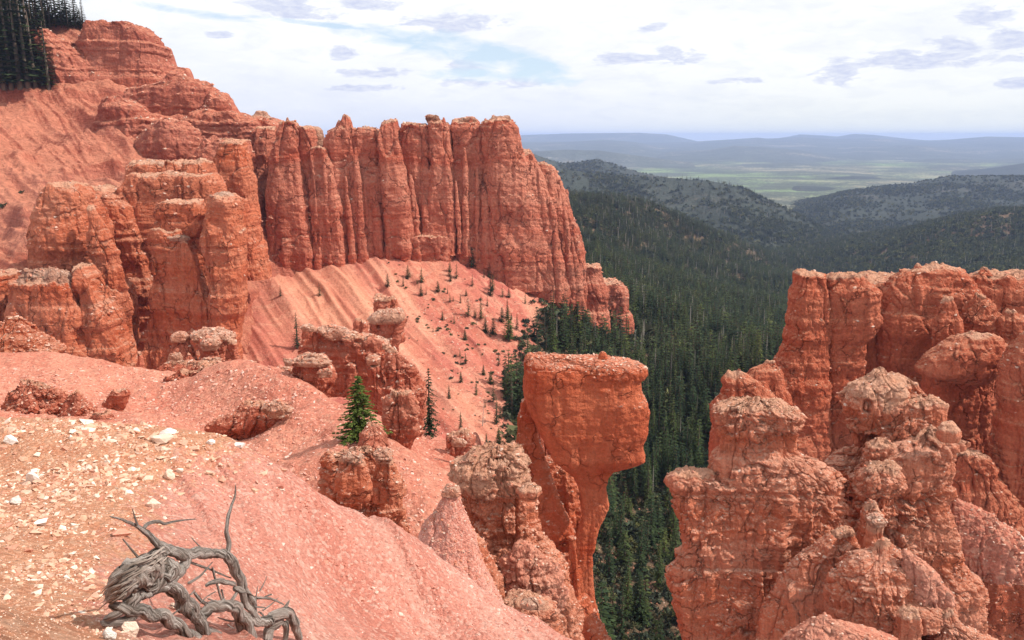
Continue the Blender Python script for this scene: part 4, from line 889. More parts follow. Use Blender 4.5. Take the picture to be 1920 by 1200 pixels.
# --- central ridge
formation('rock_ridge', 'narrow red ridge with pale slab caps just behind the bright green fir', 90, 690, 800, [
    ('rock_block', 'ridge', [(556, 703, 738), (566, 701, 747), (590, 700, 752), (640, 698, 756)], 117.8, dict(rf, ratio=.6, n=3, s=.9, dome=.1)),
    ('rock_block', 'ridge', [(594, 696, 754), (606, 692, 755), (625, 690, 750), (650, 694, 745), (690, 690, 750)], 108.6, dict(rf, ratio=.6, n=2.8)),
    ('cap_rock', 'cap', [(583, 706, 752), (589, 696, 757), (598, 692, 757), (604, 694, 752)], 107.6, dict(ratio=.55, closed=True, amp=.6, s=.7, dome=.1)),
    ('rock_block', 'ridge', [(600, 668, 684), (615, 662, 690), (640, 660, 692), (680, 656, 700)], 112.2, dict(rf, ratio=.7)),
    ('rock_fin', 'ridge', [(614, 566, 590), (628, 563, 625), (645, 562, 668), (665, 560, 700), (690, 556, 720), (740, 550, 730)], 90.7, dict(rf, ratio=.22, n=2.6, fl=1.3)),
    ('rock_fin', 'ridge', [(632, 640, 700), (645, 645, 722), (665, 655, 728), (690, 668, 722), (720, 680, 722), (760, 684, 735), (800, 684, 745)], 81.5, dict(rf, ratio=.4, n=2.4, fl=1.2)),
    ('slab_cap', 'cap', [(608, 570, 584), (613, 565, 590), (620, 568, 594)], 89.0, dict(ratio=.7, closed=True, amp=.5, s=.5, dome=.2)),
    ('slab_cap', 'cap', [(612, 600, 632), (618, 594, 655), (626, 600, 672), (634, 615, 680)], 89.9, dict(ratio=.5, closed=True, amp=.6, s=.6, dome=.15, n=2)),
    ('slab_cap', 'cap', [(628, 650, 690), (634, 645, 712), (642, 652, 728), (652, 664, 733), (660, 672, 724)], 82.3, dict(ratio=.55, closed=True, amp=.6, s=.6, dome=.15, n=2)),
    ('slab_cap', 'cap', [(666, 692, 708), (672, 688, 712), (682, 690, 712)], 75.6, dict(ratio=.8, closed=True, amp=.5, s=.5, dome=.2)),
    ('rock_pillar', 'ridge', [(680, 690, 711), (700, 690, 716), (730, 694, 725), (780, 696, 740)], 75.6, dict(rf, ratio=.8)),
    ('rock_mass', 'ridge', [(655, 725, 745), (672, 722, 765), (695, 720, 782), (720, 722, 792), (745, 725, 797), (780, 730, 798), (815, 735, 792), (860, 740, 780)], 75.6, dict(rf, ratio=.6, n=2.1, amp=1.1, block=.5, bs=.55, fl=1.2)),
    ('rock_mass', 'ridge', [(740, 735, 768), (755, 725, 784), (775, 722, 788), (800, 724, 786), (830, 728, 780), (850, 735, 770), (865, 742, 764), (900, 744, 762)], 59.0, dict(rf, ratio=.7, n=2.1, amp=1.0, block=.4, bs=.6)),
    ('rock_block', 'ridge', [(672, 560, 600), (684, 542, 622), (700, 538, 626), (715, 560, 622), (735, 570, 622)], 79.0, dict(rf, ratio=.5, n=2.3)),
    ('cap_rock', 'cap', [(664, 566, 598), (669, 552, 612), (678, 548, 620), (684, 556, 618)], 78.1, dict(ratio=.5, closed=True, amp=.6, s=.5, dome=.2)),
    ('cap_rock', 'cap', [(692, 600, 618), (698, 596, 624), (706, 600, 624)], 77.3, dict(ratio=.6, closed=True, amp=.6, s=.5, dome=.3)),
    ('cap_rock', 'cap', [(672, 530, 545), (677, 528, 556), (684, 532, 560)], 80.6, dict(ratio=.6, closed=True, amp=.5, s=.5, dome=.2)),
])
formation('rock_spur', 'broken red spur with white-crusted blocks below the green fir, sinking into the pink slope', 50, 680, 980, [
    ('rock_dome', 'ridge', [(793, 688, 704), (800, 679, 714), (812, 671, 722), (830, 667, 726), (850, 664, 728)], 53, dict(rf, ratio=.8, s=.5, amp=.8, block=.35, dome=.5)),
    ('rock_mass', 'near', [(846, 640, 700), (858, 606, 735), (872, 598, 742), (890, 596, 748), (920, 600, 756), (950, 610, 760), (990, 630, 760), (1020, 650, 756)], 46, dict(ratio=.4, n=2.2, amp=1.1, s=.5, block=.55, bs=.7)),
    ('rock_block', 'near', [(856, 640, 672), (864, 636, 680), (885, 636, 690), (915, 636, 694), (940, 640, 694)], 42.5, dict(ratio=.4, n=3, amp=.7, s=.4, block=.3)),
    ('cap_rock', 'cap', [(850, 645, 668), (855, 640, 680), (862, 642, 680)], 42.5, dict(ratio=.6, closed=True, amp=.7, s=.3, dome=.2, block=.5)),
    ('cap_rock', 'cap', [(843, 706, 724), (849, 700, 732), (858, 702, 736)], 44.5, dict(ratio=.7, closed=True, amp=.7, s=.3, dome=.3, block=.5)),
    ('rock_block', 'near', [(856, 706, 736), (875, 704, 742), (900, 700, 750), (940, 700, 752)], 44.5, dict(ratio=.6, n=2.6, amp=.8, s=.4, block=.4)),
])
formation('rock_stack', 'small dark red stack with a pale spot on top, behind the rubble-capped hoodoo', 66, 860, 900, [
    ('stack', 'ridge', [(812, 842, 884), (822, 836, 896), (838, 834, 898), (852, 830, 888), (880, 828, 876), (905, 830, 872), (960, 830, 872)], 66, dict(rf, ratio=.7, s=.6, block=.4, bs=.7)),
    ('cap_rock', 'cap', [(824, 850, 868), (829, 846, 876), (836, 848, 874)], 62.6, dict(ratio=.5, closed=True, amp=.5, s=.3, dome=.3)),
])
formation('capped_hoodoo', 'squat hoodoo with a broken cream rubble cap left of the hammer-shaped rock', 37, 960, 1150, [
    ('rubble_cap', 'near', [(838, 908, 958), (846, 885, 978), (856, 866, 992), (870, 850, 999), (885, 846, 1000), (898, 845, 998), (910, 855, 998), (922, 880, 985)], 37, dict(ratio=.75, n=2.3, closed=True, amp=1.1, s=.35, block=1.1, bs=.75, dome=.12, fl=.3, pale=95)),
    ('hoodoo_body', 'near', [(905, 860, 992), (920, 862, 1000), (945, 862, 1006), (980, 866, 1008), (1010, 878, 1022), (1040, 892, 1045), (1070, 905, 1062), (1110, 915, 1075), (1160, 925, 1085), (1260, 930, 1095)], 37.5, dict(ratio=.75, n=2.4, amp=1.1, s=.42, fl=1.3, st=.8, block=.25, bs=.7)),
    ('clay_saddle', 'near', [(980, 858, 878), (1015, 848, 902), (1060, 838, 925), (1110, 832, 948), (1160, 828, 960), (1240, 820, 970)], 34.2, dict(ratio=.5, n=2.2, amp=.8, s=.4, fl=1.2, dome=.5, pale=0)),
    ('rock_ledge', 'near', [(908, 985, 1003), (915, 975, 1009), (925, 972, 1010), (935, 978, 1006)], 34.5, dict(ratio=.7, closed=True, amp=.7, s=.3, block=.5)),
    ('rubble_slope', 'bowl', [(1030, 960, 1010), (1050, 935, 1040), (1075, 925, 1058), (1110, 920, 1068), (1140, 940, 1060)], 34.6, dict(ratio=.5, n=2, closed=True, amp=1.0, s=.35, block=.5, bs=1.3, dome=.5)),
    ('rock_shelf', 'near', [(1118, 960, 1015), (1128, 935, 1035), (1140, 930, 1052), (1155, 935, 1050), (1200, 940, 1060), (1280, 940, 1070)], 32.5, dict(ratio=.6, n=2.5, amp=.9, s=.35, block=.5)),
    ('cap_rock', 'cap', [(1122, 985, 1005), (1128, 975, 1018), (1136, 980, 1022)], 30.8, dict(ratio=.5, closed=True, amp=.6, s=.25, dome=.2, block=.5)),
])
formation('clay_cone', 'smooth pink clay cone leaning on the rubble-capped hoodoo', 33, 840, 1100, [
    ('cone', 'fore', [(914, 838, 857), (930, 826, 864), (960, 812, 874), (1000, 788, 888), (1040, 768, 902), (1090, 755, 925), (1150, 740, 950), (1240, 720, 980)], 31, dict(ratio=.9, n=2, amp=.55, s=.4, fl=.6, st=.2, dome=.4)),
    ('cap_rock', 'cap', [(911, 840, 854), (917, 832, 862), (926, 828, 864)], 31, dict(ratio=.9, closed=True, amp=.5, s=.25, dome=.3, block=.5)),
])
# --- the hammer-shaped rock
hs = dict(n=3.4, amp=.5, s=.9, joint=.28)
formation('hammer_rock', 'tall hammer-shaped orange rock with a flat tilted top above the forest', 72, 1100, 1150, [
    ('rock_head', 'hammer', [(684, 988, 1195), (692, 985, 1203), (712, 986, 1198), (735, 985, 1200), (755, 988, 1213), (770, 995, 1218), (790, 1005, 1215), (812, 1015, 1212), (830, 1022, 1205), (845, 1030, 1206), (858, 1038, 1208), (868, 1048, 1196), (876, 1056, 1170), (884, 1064, 1150), (893, 1075, 1144), (915, 1084, 1140), (930, 1088, 1142), (950, 1090, 1143), (968, 1092, 1136), (985, 1088, 1126), (1010, 1080, 1118), (1050, 1070, 1112), (1100, 1062, 1112), (1150, 1060, 1122), (1200, 1060, 1138), (1260, 1060, 1150)], 72, dict(hs, ratio=.42, dome=.0, topn=.1, fl=.7, st=.5)),
    ('capstone', 'hammer', [(667, 988, 1060), (673, 984, 1130), (680, 982, 1196), (688, 984, 1211), (698, 988, 1213), (706, 1000, 1208), (712, 1020, 1202)], 72, dict(ratio=.46, n=2.6, closed=True, amp=.6, s=.5, dome=.05, block=.5, bs=.9, lab='pale crusted flat capstone')),
    ('rock_leg', 'hammer', [(720, 986, 1030), (760, 975, 1015), (790, 970, 1008), (830, 971, 1012), (870, 974, 1025), (900, 975, 1040), (1000, 980, 1080)], 75, dict(hs, ratio=.7, amp=.7, fl=.8)),
    ('rock_base', 'hammer', [(858, 990, 1040), (880, 985, 1075), (910, 988, 1098), (950, 1000, 1104), (1000, 1010, 1108), (1060, 1020, 1108), (1120, 1030, 1112), (1200, 1040, 1125), (1260, 1045, 1130)], 77, dict(hs, ratio=.6, n=2.4, amp=1.0, fl=1.3)),
    ('cave_back', 'ridge', [(770, 1000, 1040), (820, 1000, 1068), (880, 1000, 1092), (960, 1000, 1105), (1100, 1010, 1105)], 80, dict(n=2.6, amp=1.0, s=.8, ratio=.4)),
    ('rock_rib', 'hammer', [(1010, 1062, 1085), (1060, 1058, 1092), (1120, 1060, 1108), (1170, 1078, 1128), (1240, 1090, 1150)], 66, dict(hs, ratio=.8, n=2, amp=.7, fl=1.4)),
    ('loose_block', 'hammer', [(660, 1125, 1136), (665, 1122, 1138), (672, 1120, 1140)], 72, dict(ratio=.8, n=2.4, amp=.4, s=.3, dome=.3)),
])
# --- right side: near towers
nf = dict(n=3.0, amp=1.1, s=.70, block=1.0, bs=.34, joint=.4, lump=1.1)
formation('rock_tower', 'blocky salmon rock tower with ragged flat top at lower right, nearest the wooded gap', 56, 1420, 1150, [
    ('rubble_cap', 'near', [(752, 1402, 1450), (758, 1350, 1474), (766, 1338, 1492), (778, 1336, 1502), (790, 1340, 1502), (800, 1345, 1498)], 56, dict(ratio=.55, closed=True, amp=1.1, s=.45, block=1.0, bs=.6, dome=.08)),
    ('tower_body', 'near', [(785, 1342, 1496), (810, 1336, 1502), (830, 1334, 1498), (850, 1334, 1502), (866, 1334, 1530), (885, 1334, 1560), (905, 1334, 1582), (950, 1330, 1585), (1000, 1320, 1590), (1100, 1310, 1600), (1240, 1310, 1610)], 56, dict(nf, ratio=.42)),
    ('rock_shoulder', 'near', [(874, 1288, 1340), (884, 1264, 1350), (894, 1254, 1360), (905, 1254, 1400), (930, 1262, 1430), (960, 1268, 1450), (985, 1272, 1460), (1010, 1276, 1470), (1028, 1272, 1480), (1045, 1255, 1480), (1070, 1251, 1490), (1100, 1254, 1500), (1118, 1264, 1500), (1140, 1262, 1510), (1170, 1270, 1515), (1200, 1284, 1520), (1260, 1290, 1530)], 55.3, dict(nf, ratio=.30)),
])
formation('rock_tower', 'double-headed rock tower with a large grey dome and stacked blocks at lower right', 60, 1690, 1150, [
    ('dome_head', 'near', [(703, 1635, 1675), (712, 1612, 1688), (725, 1594, 1694), (740, 1580, 1696), (755, 1571, 1696), (768, 1573, 1692), (780, 1580, 1684), (792, 1586, 1672), (804, 1590, 1660)], 62, dict(ratio=.75, n=2.1, amp=1.1, s=.55, block=.6, bs=.45, dome=.35, pale=60)),
    ('neck', 'near', [(790, 1588, 1672), (815, 1590, 1668), (840, 1590, 1680), (870, 1560, 1720), (920, 1540, 1720), (1000, 1540, 1740), (1240, 1540, 1760)], 63, dict(nf, ratio=.6)),
    ('stacked_block', 'near', [(712, 1686, 1712), (722, 1680, 1722), (740, 1676, 1735), (760, 1670, 1740), (800, 1665, 1745)], 63, dict(ratio=.8, amp=1.0, s=.45, block=.9, bs=.8, dome=.3)),
    ('stacked_block', 'near', [(750, 1700, 1768), (758, 1684, 1776), (772, 1672, 1776), (790, 1662, 1772), (815, 1650, 1775), (850, 1640, 1782)], 61, dict(ratio=.6, amp=1.0, s=.45, block=.8, bs=.6, dome=.2)),
    ('round_block', 'near', [(796, 1765, 1795), (803, 1758, 1802), (815, 1757, 1804), (826, 1762, 1800)], 57.5, dict(ratio=.8, closed=True, n=2.1, amp=.5, s=.35, dome=.35)),
    ('tower_body', 'near', [(812, 1722, 1770), (824, 1700, 1796), (850, 1640, 1794), (875, 1618, 1792), (900, 1604, 1788), (925, 1598, 1782), (940, 1596, 1776), (980, 1600, 1785), (1040, 1590, 1800), (1100, 1580, 1830), (1240, 1560, 1860)], 59.5, dict(nf, ratio=.45)),
    ('ledge_block', 'near', [(826, 1636, 1668), (836, 1624, 1676), (848, 1617, 1674), (862, 1620, 1660)], 57.3, dict(ratio=.6, closed=True, amp=.8, s=.4, block=.7, dome=.2)),
    ('ledge_block', 'near', [(872, 1630, 1680), (890, 1612, 1696), (910, 1600, 1694), (922, 1606, 1680)], 55.5, dict(ratio=.6, closed=True, amp=.9, s=.45, block=.7, dome=.25)),
])
formation('rock_pinnacle', 'small pinnacle with a white capstone between two clay ridges at lower right', 52, 1640, 1080, [
    ('pinnacle', 'near', [(942, 1630, 1640), (952, 1622, 1646), (966, 1614, 1652), (980, 1612, 1640), (1010, 1610, 1642), (1050, 1606, 1660), (1150, 1600, 1680)], 52, dict(ratio=.9, amp=.8, s=.35, block=.6, bs=.8)),
    ('pinnacle', 'near', [(982, 1627, 1658), (1000, 1624, 1655), (1015, 1622, 1656), (1040, 1620, 1664), (1120, 1616, 1675)], 50, dict(ratio=.9, amp=.5, s=.35)),
    ('cap_rock', 'cap', [(966, 1634, 1652), (973, 1625, 1660), (981, 1625, 1660), (986, 1630, 1652)], 50, dict(ratio=.9, closed=True, amp=.5, s=.25, dome=.2)),
])
formation('clay_ridge', 'broad pink clay ridge fanning down to the bottom edge at lower right', 46, 1650, 1150, [
    ('ridge', 'near', [(1022, 1640, 1668), (1035, 1615, 1690), (1055, 1585, 1712), (1080, 1560, 1730), (1105, 1550, 1752), (1125, 1550, 1790), (1145, 1550, 1792), (1165, 1560, 1740), (1200, 1560, 1740), (1260, 1560, 1740)], 48, dict(ratio=.6, n=2, amp=1.1, s=.5, block=.3, bs=.7, fl=1.3, dome=.5)),
    ('ridge', 'near', [(1000, 1560, 1600), (1030, 1520, 1610), (1060, 1490, 1620), (1090, 1465, 1625), (1110, 1450, 1625), (1150, 1430, 1625), (1200, 1418, 1620), (1280, 1400, 1620)], 51, dict(ratio=.5, n=2, amp=1.0, s=.5, fl=1.2, dome=.5, block=.2)),
    ('rubble_crest', 'bowl', [(1160, 1530, 1560), (1172, 1510, 1600), (1185, 1490, 1640), (1200, 1470, 1680), (1260, 1440, 1720)], 43, dict(ratio=.5, n=2, amp=1.0, s=.4, block=.4, bs=1.2, dome=.5)),
    ('rock_block', 'near', [(1140, 1690, 1720), (1150, 1680, 1726), (1180, 1678, 1728), (1260, 1676, 1730)], 45, dict(ratio=.8, n=3, amp=.8, s=.4, block=.6)),
    ('rubble_crest', 'bowl', [(1030, 1690, 1700), (1050, 1690, 1730), (1080, 1695, 1760), (1110, 1700, 1785), (1130, 1710, 1795), (1142, 1720, 1770)], 47, dict(ratio=.6, n=2, closed=True, amp=1.0, s=.4, block=.5, bs=1.2, dome=.5)),
    ('ridge', 'near', [(1150, 1765, 1785), (1170, 1755, 1800), (1200, 1745, 1860), (1260, 1700, 2000)], 46, dict(ratio=.6, n=2, amp=1.0, s=.45, block=.5, dome=.4)),
])
formation('rock_shelf', 'rubble-strewn slanting shelf at the right edge beneath the red wall', 62, 1850, 1100, [
    ('shelf', 'bowl', [(934, 1770, 1790), (950, 1768, 1830), (970, 1765, 1870), (990, 1765, 1900), (1015, 1765, 1925), (1040, 1775, 1940), (1062, 1790, 1945), (1080, 1800, 1935)], 60, dict(ratio=.35, n=2, closed=True, amp=1.2, s=.5, block=.8, bs=.7, dome=.5, st=.4)),
    ('rock_face', 'back', [(1040, 1770, 1960), (1080, 1770, 1960), (1150, 1770, 1970), (1260, 1760, 1980)], 63, dict(ratio=.35, n=3, amp=.9, s=.6, fl=1.0, block=.2)),
])
# --- right side: the wall behind
bf = dict(n=3.0, amp=.85, s=1.0, joint=.5, lump=.8)
formation('rock_wall', 'massive deep red rock wall with a ragged crest filling the right side behind the towers', 108, 1700, 900, [
    ('buttress', 'back', [(508, 1496, 1530), (515, 1491, 1545), (535, 1488, 1552), (560, 1482, 1556), (588, 1479, 1556), (604, 1480, 1552), (612, 1484, 1550), (640, 1472, 1550), (670, 1460, 1552), (700, 1448, 1552), (760, 1430, 1556), (850, 1400, 1560), (1000, 1380, 1560)], 108, dict(bf, ratio=.85, fl=.9, dome=.1, block=.25, bs=.4)),
    ('buttress', 'back', [(517, 1556, 1612), (526, 1548, 1625), (545, 1545, 1650), (600, 1545, 1650), (640, 1544, 1625), (700, 1540, 1615), (760, 1538, 1610), (1000, 1530, 1610)], 108, dict(bf, ratio=.7, fl=.9, dome=.12, block=.25, bs=.4)),
    ('rock_wall_face', 'back', [(519, 1630, 1700), (528, 1600, 1760), (560, 1600, 1850), (620, 1600, 1900), (700, 1600, 1950), (1100, 1600, 2000)], 116, dict(bf, dep=7, n=4, fl=.8, dome=.05)),
    ('buttress', 'back', [(501, 1720, 1775), (508, 1690, 1800), (522, 1665, 1820), (550, 1652, 1835), (600, 1645, 1835), (650, 1640, 1820), (700, 1640, 1790), (800, 1640, 1790), (1100, 1640, 1800)], 110, dict(bf, ratio=.45, fl=1.0, dome=.08, st=1.2, block=.3, bs=.4)),
    ('buttress', 'back', [(512, 1830, 1960), (518, 1800, 2000), (540, 1790, 2040), (600, 1800, 2060), (700, 1810, 2060), (1100, 1800, 2080)], 113, dict(bf, ratio=.4, fl=.8, dome=.05, st=1.2)),
    ('overhang_block', 'back', [(626, 1810, 1850), (634, 1785, 1872), (648, 1764, 1885), (662, 1748, 1890), (676, 1730, 1885), (690, 1716, 1875), (702, 1722, 1865), (714, 1770, 1858)], 98, dict(bf, ratio=.5, closed=True, n=2.2, amp=.8, dome=.1)),
    ('buttress', 'back', [(700, 1735, 1865), (730, 1730, 1862), (800, 1735, 1860), (900, 1740, 1862), (1000, 1745, 1870), (1200, 1745, 1880)], 101, dict(bf, ratio=.5, n=3, amp=.8)),
    ('buttress', 'back', [(628, 1915, 1960), (645, 1898, 1990), (690, 1880, 2020), (730, 1866, 2030), (760, 1870, 2030), (850, 1862, 2030), (1000, 1850, 2030), (1200, 1840, 2030)], 92, dict(bf, ratio=.6, n=2.4, amp=.9)),
    ('buttress', 'back', [(850, 1790, 1850), (900, 1775, 1880), (960, 1760, 1920), (1040, 1750, 1960), (1200, 1740, 1980)], 90, dict(bf, ratio=.7, n=2.2, amp=1.0, fl=1.4)),
    ('crag', 'back', [(556, 1820, 1850), (575, 1808, 1868), (600, 1800, 1880), (640, 1795, 1890)], 106, dict(bf, ratio=.7, n=2, amp=.9, s=.7, dome=.5, block=.5, bs=.6)),
    ('crag', 'back', [(566, 1765, 1790), (585, 1756, 1800), (610, 1750, 1805), (650, 1750, 1810)], 103.5, dict(bf, ratio=.7, n=2, amp=.9, s=.7, dome=.5, block=.5, bs=.6)),
    ('crag', 'back', [(585, 1880, 1910), (600, 1870, 1935), (640, 1860, 1950), (690, 1850, 1960)], 104, dict(bf, ratio=.7, n=2, amp=.9, s=.7, dome=.5, block=.5, bs=.6)),
    ('crest_block', 'back', [(495, 1716, 1726), (500, 1714, 1730), (510, 1710, 1735)], 110, dict(ratio=.8, amp=.6, s=.4, dome=.2, block=.4)),
    ('crest_block', 'back', [(492, 1745, 1756), (498, 1741, 1760), (508, 1736, 1764)], 110, dict(ratio=.8, amp=.6, s=.4, dome=.2, block=.4)),
    ('crest_block', 'back', [(501, 1840, 1850), (507, 1836, 1852), (516, 1832, 1858)], 112, dict(ratio=.8, amp=.6, s=.4, dome=.2)),
    ('low_spur', 'back', [(702, 1362, 1392), (710, 1356, 1412), (722, 1358, 1435), (740, 1350, 1460), (765, 1336, 1460), (800, 1334, 1480), (1000, 1330, 1500)], 98, dict(bf, ratio=.5, n=2.3, fl=1.0, amp=.8, dome=.3)),
    ('low_spur', 'back', [(680, 1430, 1456), (692, 1408, 1464), (708, 1392, 1470), (730, 1385, 1478), (780, 1380, 1490), (1000, 1370, 1500)], 100, dict(bf, ratio=.6, n=2.3, fl=1.0, amp=.8, dome=.4)),
    ('recess_wall', 'back', [(620, 1600, 1660), (700, 1590, 1670), (850, 1570, 1680), (1100, 1560, 1700)], 113, dict(bf, dep=4, n=3, amp=.6)),
])

# ------------------------------------------------------------------ conifers
def conifer(h=10.0, w=3.2, levels=16, per=6, clumps=3, seed=1, droop=.25, sparse=0.0, dead=False, base=.10, tri=2, cl=.22, shape=.85):
    """trunk and crown (many small needle clumps on drooping boughs); returns (trunkVF, crownVF)"""
    r = np.random.RandomState(seed)
    nz = 6; tz = np.linspace(0, h * .985, nz); ang = np.linspace(0, 2 * math.pi, 5, endpoint=False)
    rad = h * .018 * (1 - tz / h) + h * .0025
    T = np.stack([rad[:, None] * np.cos(ang), rad[:, None] * np.sin(ang), np.repeat(tz[:, None], 5, 1)], -1)
    parts = [(T.reshape(-1, 3), tri_of(gridF(nz, 5, True)))]
    CV = []
    for i in range(levels):
        f = i / (levels - 1); z = h * (base + (1 - base) * f * .985)
        R = w / 2 * (1 - f) ** shape * (.82 + .36 * r.rand()) + .03 * w
        if f < .12: R *= .7 + 2.5 * f
        k = max(3, int(round(per * (1 - .45 * f))))
        a0 = r.rand() * 6.28
        for j in range(k):
            if r.rand() < sparse: continue
            a = a0 + j * 2 * math.pi / k + r.uniform(-.3, .3); L = R * r.uniform(.65, 1.15)
            d = np.array([math.cos(a), math.sin(a)])
            if dead or L > w * .3 and clumps > 4:
                e = np.array([d[0] * L, d[1] * L, z - droop * L * .6]); b0 = np.array([0, 0, z])
                wv = h * .0035
                CVt = [b0 + (0, 0, wv), b0 - (0, 0, wv), e]
                parts.append((np.array(CVt), np.array([[0, 1, 2]])))
                if dead: continue
            for c in range(clumps):
                q = (c + .7) / clumps; p = np.array([d[0] * L * q, d[1] * L * q, z - droop * L * q * q + r.uniform(-.02, .02) * h * .3])
                sz = cl * w * (1.15 - .45 * q) * (.55 + .45 * (1 - f)) * r.uniform(.7, 1.25)
                for _ in range(tri):
                    da = a + r.uniform(-.9, .9); dv = np.array([math.cos(da), math.sin(da), -droop * .8 + r.uniform(-.25, .25)])
                    sv = np.cross(dv, (0, 0, 1)); sv = sv / (np.linalg.norm(sv) + 1e-6)
                    up = np.array([0, 0, r.uniform(-.5, .5)]) * sz * .5
                    CV += [p + sv * sz * .42 + up, p - sv * sz * .42 - up, p + dv * sz * 1.05]
    for _ in range(3):
        a = r.rand() * 6.28; CV += [np.array([math.cos(a), math.sin(a), 0]) * w * .02 + (0, 0, h * .93), np.array([-math.cos(a), -math.sin(a), 0]) * w * .02 + (0, 0, h * .93), np.array([0, 0, h * 1.02])]
    CV = np.array(CV).reshape(-1, 3); cF = np.arange(len(CV)).reshape(-1, 3)
    return merge(parts), (CV, cF)
def tri_of(q): return np.concatenate([q[:, [0, 1, 2]], q[:, [0, 2, 3]]])
rnd = random.Random(11)
TR = []       # mesh pairs shared by the standing trees
specs = [dict(h=10, w=2.6, levels=17, per=6, seed=1), dict(h=10, w=2.2, levels=18, per=6, seed=2), dict(h=10, w=3.2, levels=15, per=7, seed=3, droop=.15),
         dict(h=10, w=1.9, levels=18, per=5, seed=4, sparse=.15), dict(h=10, w=2.8, levels=13, per=6, seed=5, sparse=.25), dict(h=10, w=3.6, levels=14, per=7, seed=6, shape=.6)]
for sp in specs:
    tk, cr = conifer(clumps=3, tri=2, **sp)
    TR.append((mesh('trunk', *tk, M['trunk']), mesh('crown', cr[0], cr[1], M['leaf'], smooth=False)))
tkd, _ = conifer(h=10, w=2.4, levels=14, per=4, seed=9, dead=True)
DEADM = mesh('dead_tree', tkd[0], tkd[1], M['dead'])
def whole(i, lv):
    tk, cr = conifer(clumps=2, tri=lv, **{**specs[i], 'levels': 11, 'per': 5, 'cl': .34})
    V, Fq = merge([tk, cr]); mi = np.r_[np.zeros(len(tk[1])), np.ones(len(cr[1]))]
    return mesh('conifer', V, Fq, [M['trunk'], M['leaf']], smooth=False, midx=mi)
def place_tree(name, mi, loc, h, rz, label, group=None, wide=1.0):
    t = thing(name, label, 'tree', loc, group); t.rotation_euler = (0, 0, rz); t.scale = (h / 10 * wide, h / 10 * wide, h / 10)
    for nm, me in (('trunk', TR[mi][0]), ('crown', TR[mi][1])):
        c = bpy.data.objects.new(nm, me); col().objects.link(c); c.parent = t
    return t
def ground_hit(px, py, zf, y0, y1, n=400):
    """march along the sight line of a photo point to the ground"""
    ys_ = np.exp(np.linspace(math.log(y0), math.log(y1), n)); u, t = ut(px, py)
    g = zf(u * ys_, ys_); d = t * ys_ - g; i = np.argmax(d < 0)
    if d[i] >= 0: i = n - 1
    return np.array([u * ys_[i], ys_[i], g[i]])

# near green fir and its neighbour on the ridge
def big_fir():
    p = W(676, 838, 55); base = np.array([p[0], p[1], p[2] - .4]); top = W(682, 705, 55)[2]
    h = top - base[2]
    tk, cr = conifer(h=h, w=h * .72, levels=28, per=10, clumps=7, tri=5, cl=.085, seed=21, droop=.10, base=.03, shape=.72, sparse=.20)
    t = thing('fir_tree', 'bright green bushy fir standing alone before the narrow red ridge', 'tree', base)
    for nm, vf, m in (('trunk', tk, M['trunk']), ('crown', cr, M['fir'])):
        me = mesh(nm, vf[0], vf[1], m, smooth=False); c = bpy.data.objects.new(nm, me); col().objects.link(c); c.parent = t
    p = W(805, 800, 86); base = np.array([p[0], p[1], p[2] - 1]); h = W(805, 690, 86)[2] - base[2]
    tk, cr = conifer(h=h, w=h * .36, levels=26, per=7, clumps=5, tri=3, cl=.11, seed=23, droop=.3, base=.03, sparse=.2)
    t = thing('spruce_tree', 'slim grey-green spruce tucked behind the right flank of the central red ridge', 'tree', base)
    for nm, vf, m in (('trunk', tk, M['trunk']), ('crown', cr, M['leaf'])):
        me = mesh(nm, vf[0], vf[1], m, smooth=False); c = bpy.data.objects.new(nm, me); col().objects.link(c); c.parent = t
big_fir()
# single trees one can point to on the open talus: (px, base py, height px, variant, label)
lone = [(558, 655, 70, 3, 'thin ragged spruce standing beside the orange tower at the foot of the talus'),
        (727, 538, 26, 2, 'small bushy spruce highest on the smooth pink talus, above the square red block'),
        (777, 482, 26, 5, 'dark little tree right under the ledge of the fluted wall'),
        (526, 556, 22, 1, 'small spruce highest on the left talus, below the tall smooth pillar'),
        (599, 556, 24, 4, 'small spruce on the streaked talus right of the tall smooth pillar'),
        (765, 520, 24, 2, 'squat spruce on the talus below the wall ledge, beside a fallen snag'),
        (856, 522, 28, 4, 'lone spruce in the middle of the upper talus fan'),
        (920, 556, 38, 0, 'tall spruce on the upper talus near its ridge crest'),
        (942, 558, 22, 4, 'short spruce just right of the tall one near the talus crest'),
        (878, 596, 36, 4, 'open-branched spruce in the centre of the talus fan'),
        (902, 600, 46, 3, 'narrow leaning spruce in the centre of the talus fan'),
        (953, 640, 66, 0, 'full spruce at the forest edge, leftmost of the big ones'),
        (842, 748, 28, 1, 'small spruce low on the fan left of the hammer-shaped rock'),
        (893, 742, 34, 3, 'slender spruce low on the fan near the dark bushes'),
        (931, 796, 54, 3, 'bare slender spruce just left of the hammer-shaped rock leg'),
        (949, 752, 60, 1, 'tall green spruce between the bushes and the hammer-shaped rock head'),
        (912, 842, 32, 1, 'small spruce peeping over the rubble-capped hoodoo'),
        (920, 720, 26, 5, 'small green tree above the slender spruces on the lower fan'),
        (864, 812, 44, 3, 'thin spruce in the gully behind the small dark stack')]
for i, (px, py, hp, v, lab) in enumerate(lone):
    g = ground_hit(px, py, canyon_z, 95, 300); h = hp * g[1] / F * 1.02
    place_tree('spruce_tree', v, (g[0], g[1], g[2] - .15), h, i * 1.7, lab, wide=1.55)
cnt = 0; r5 = random.Random(8)
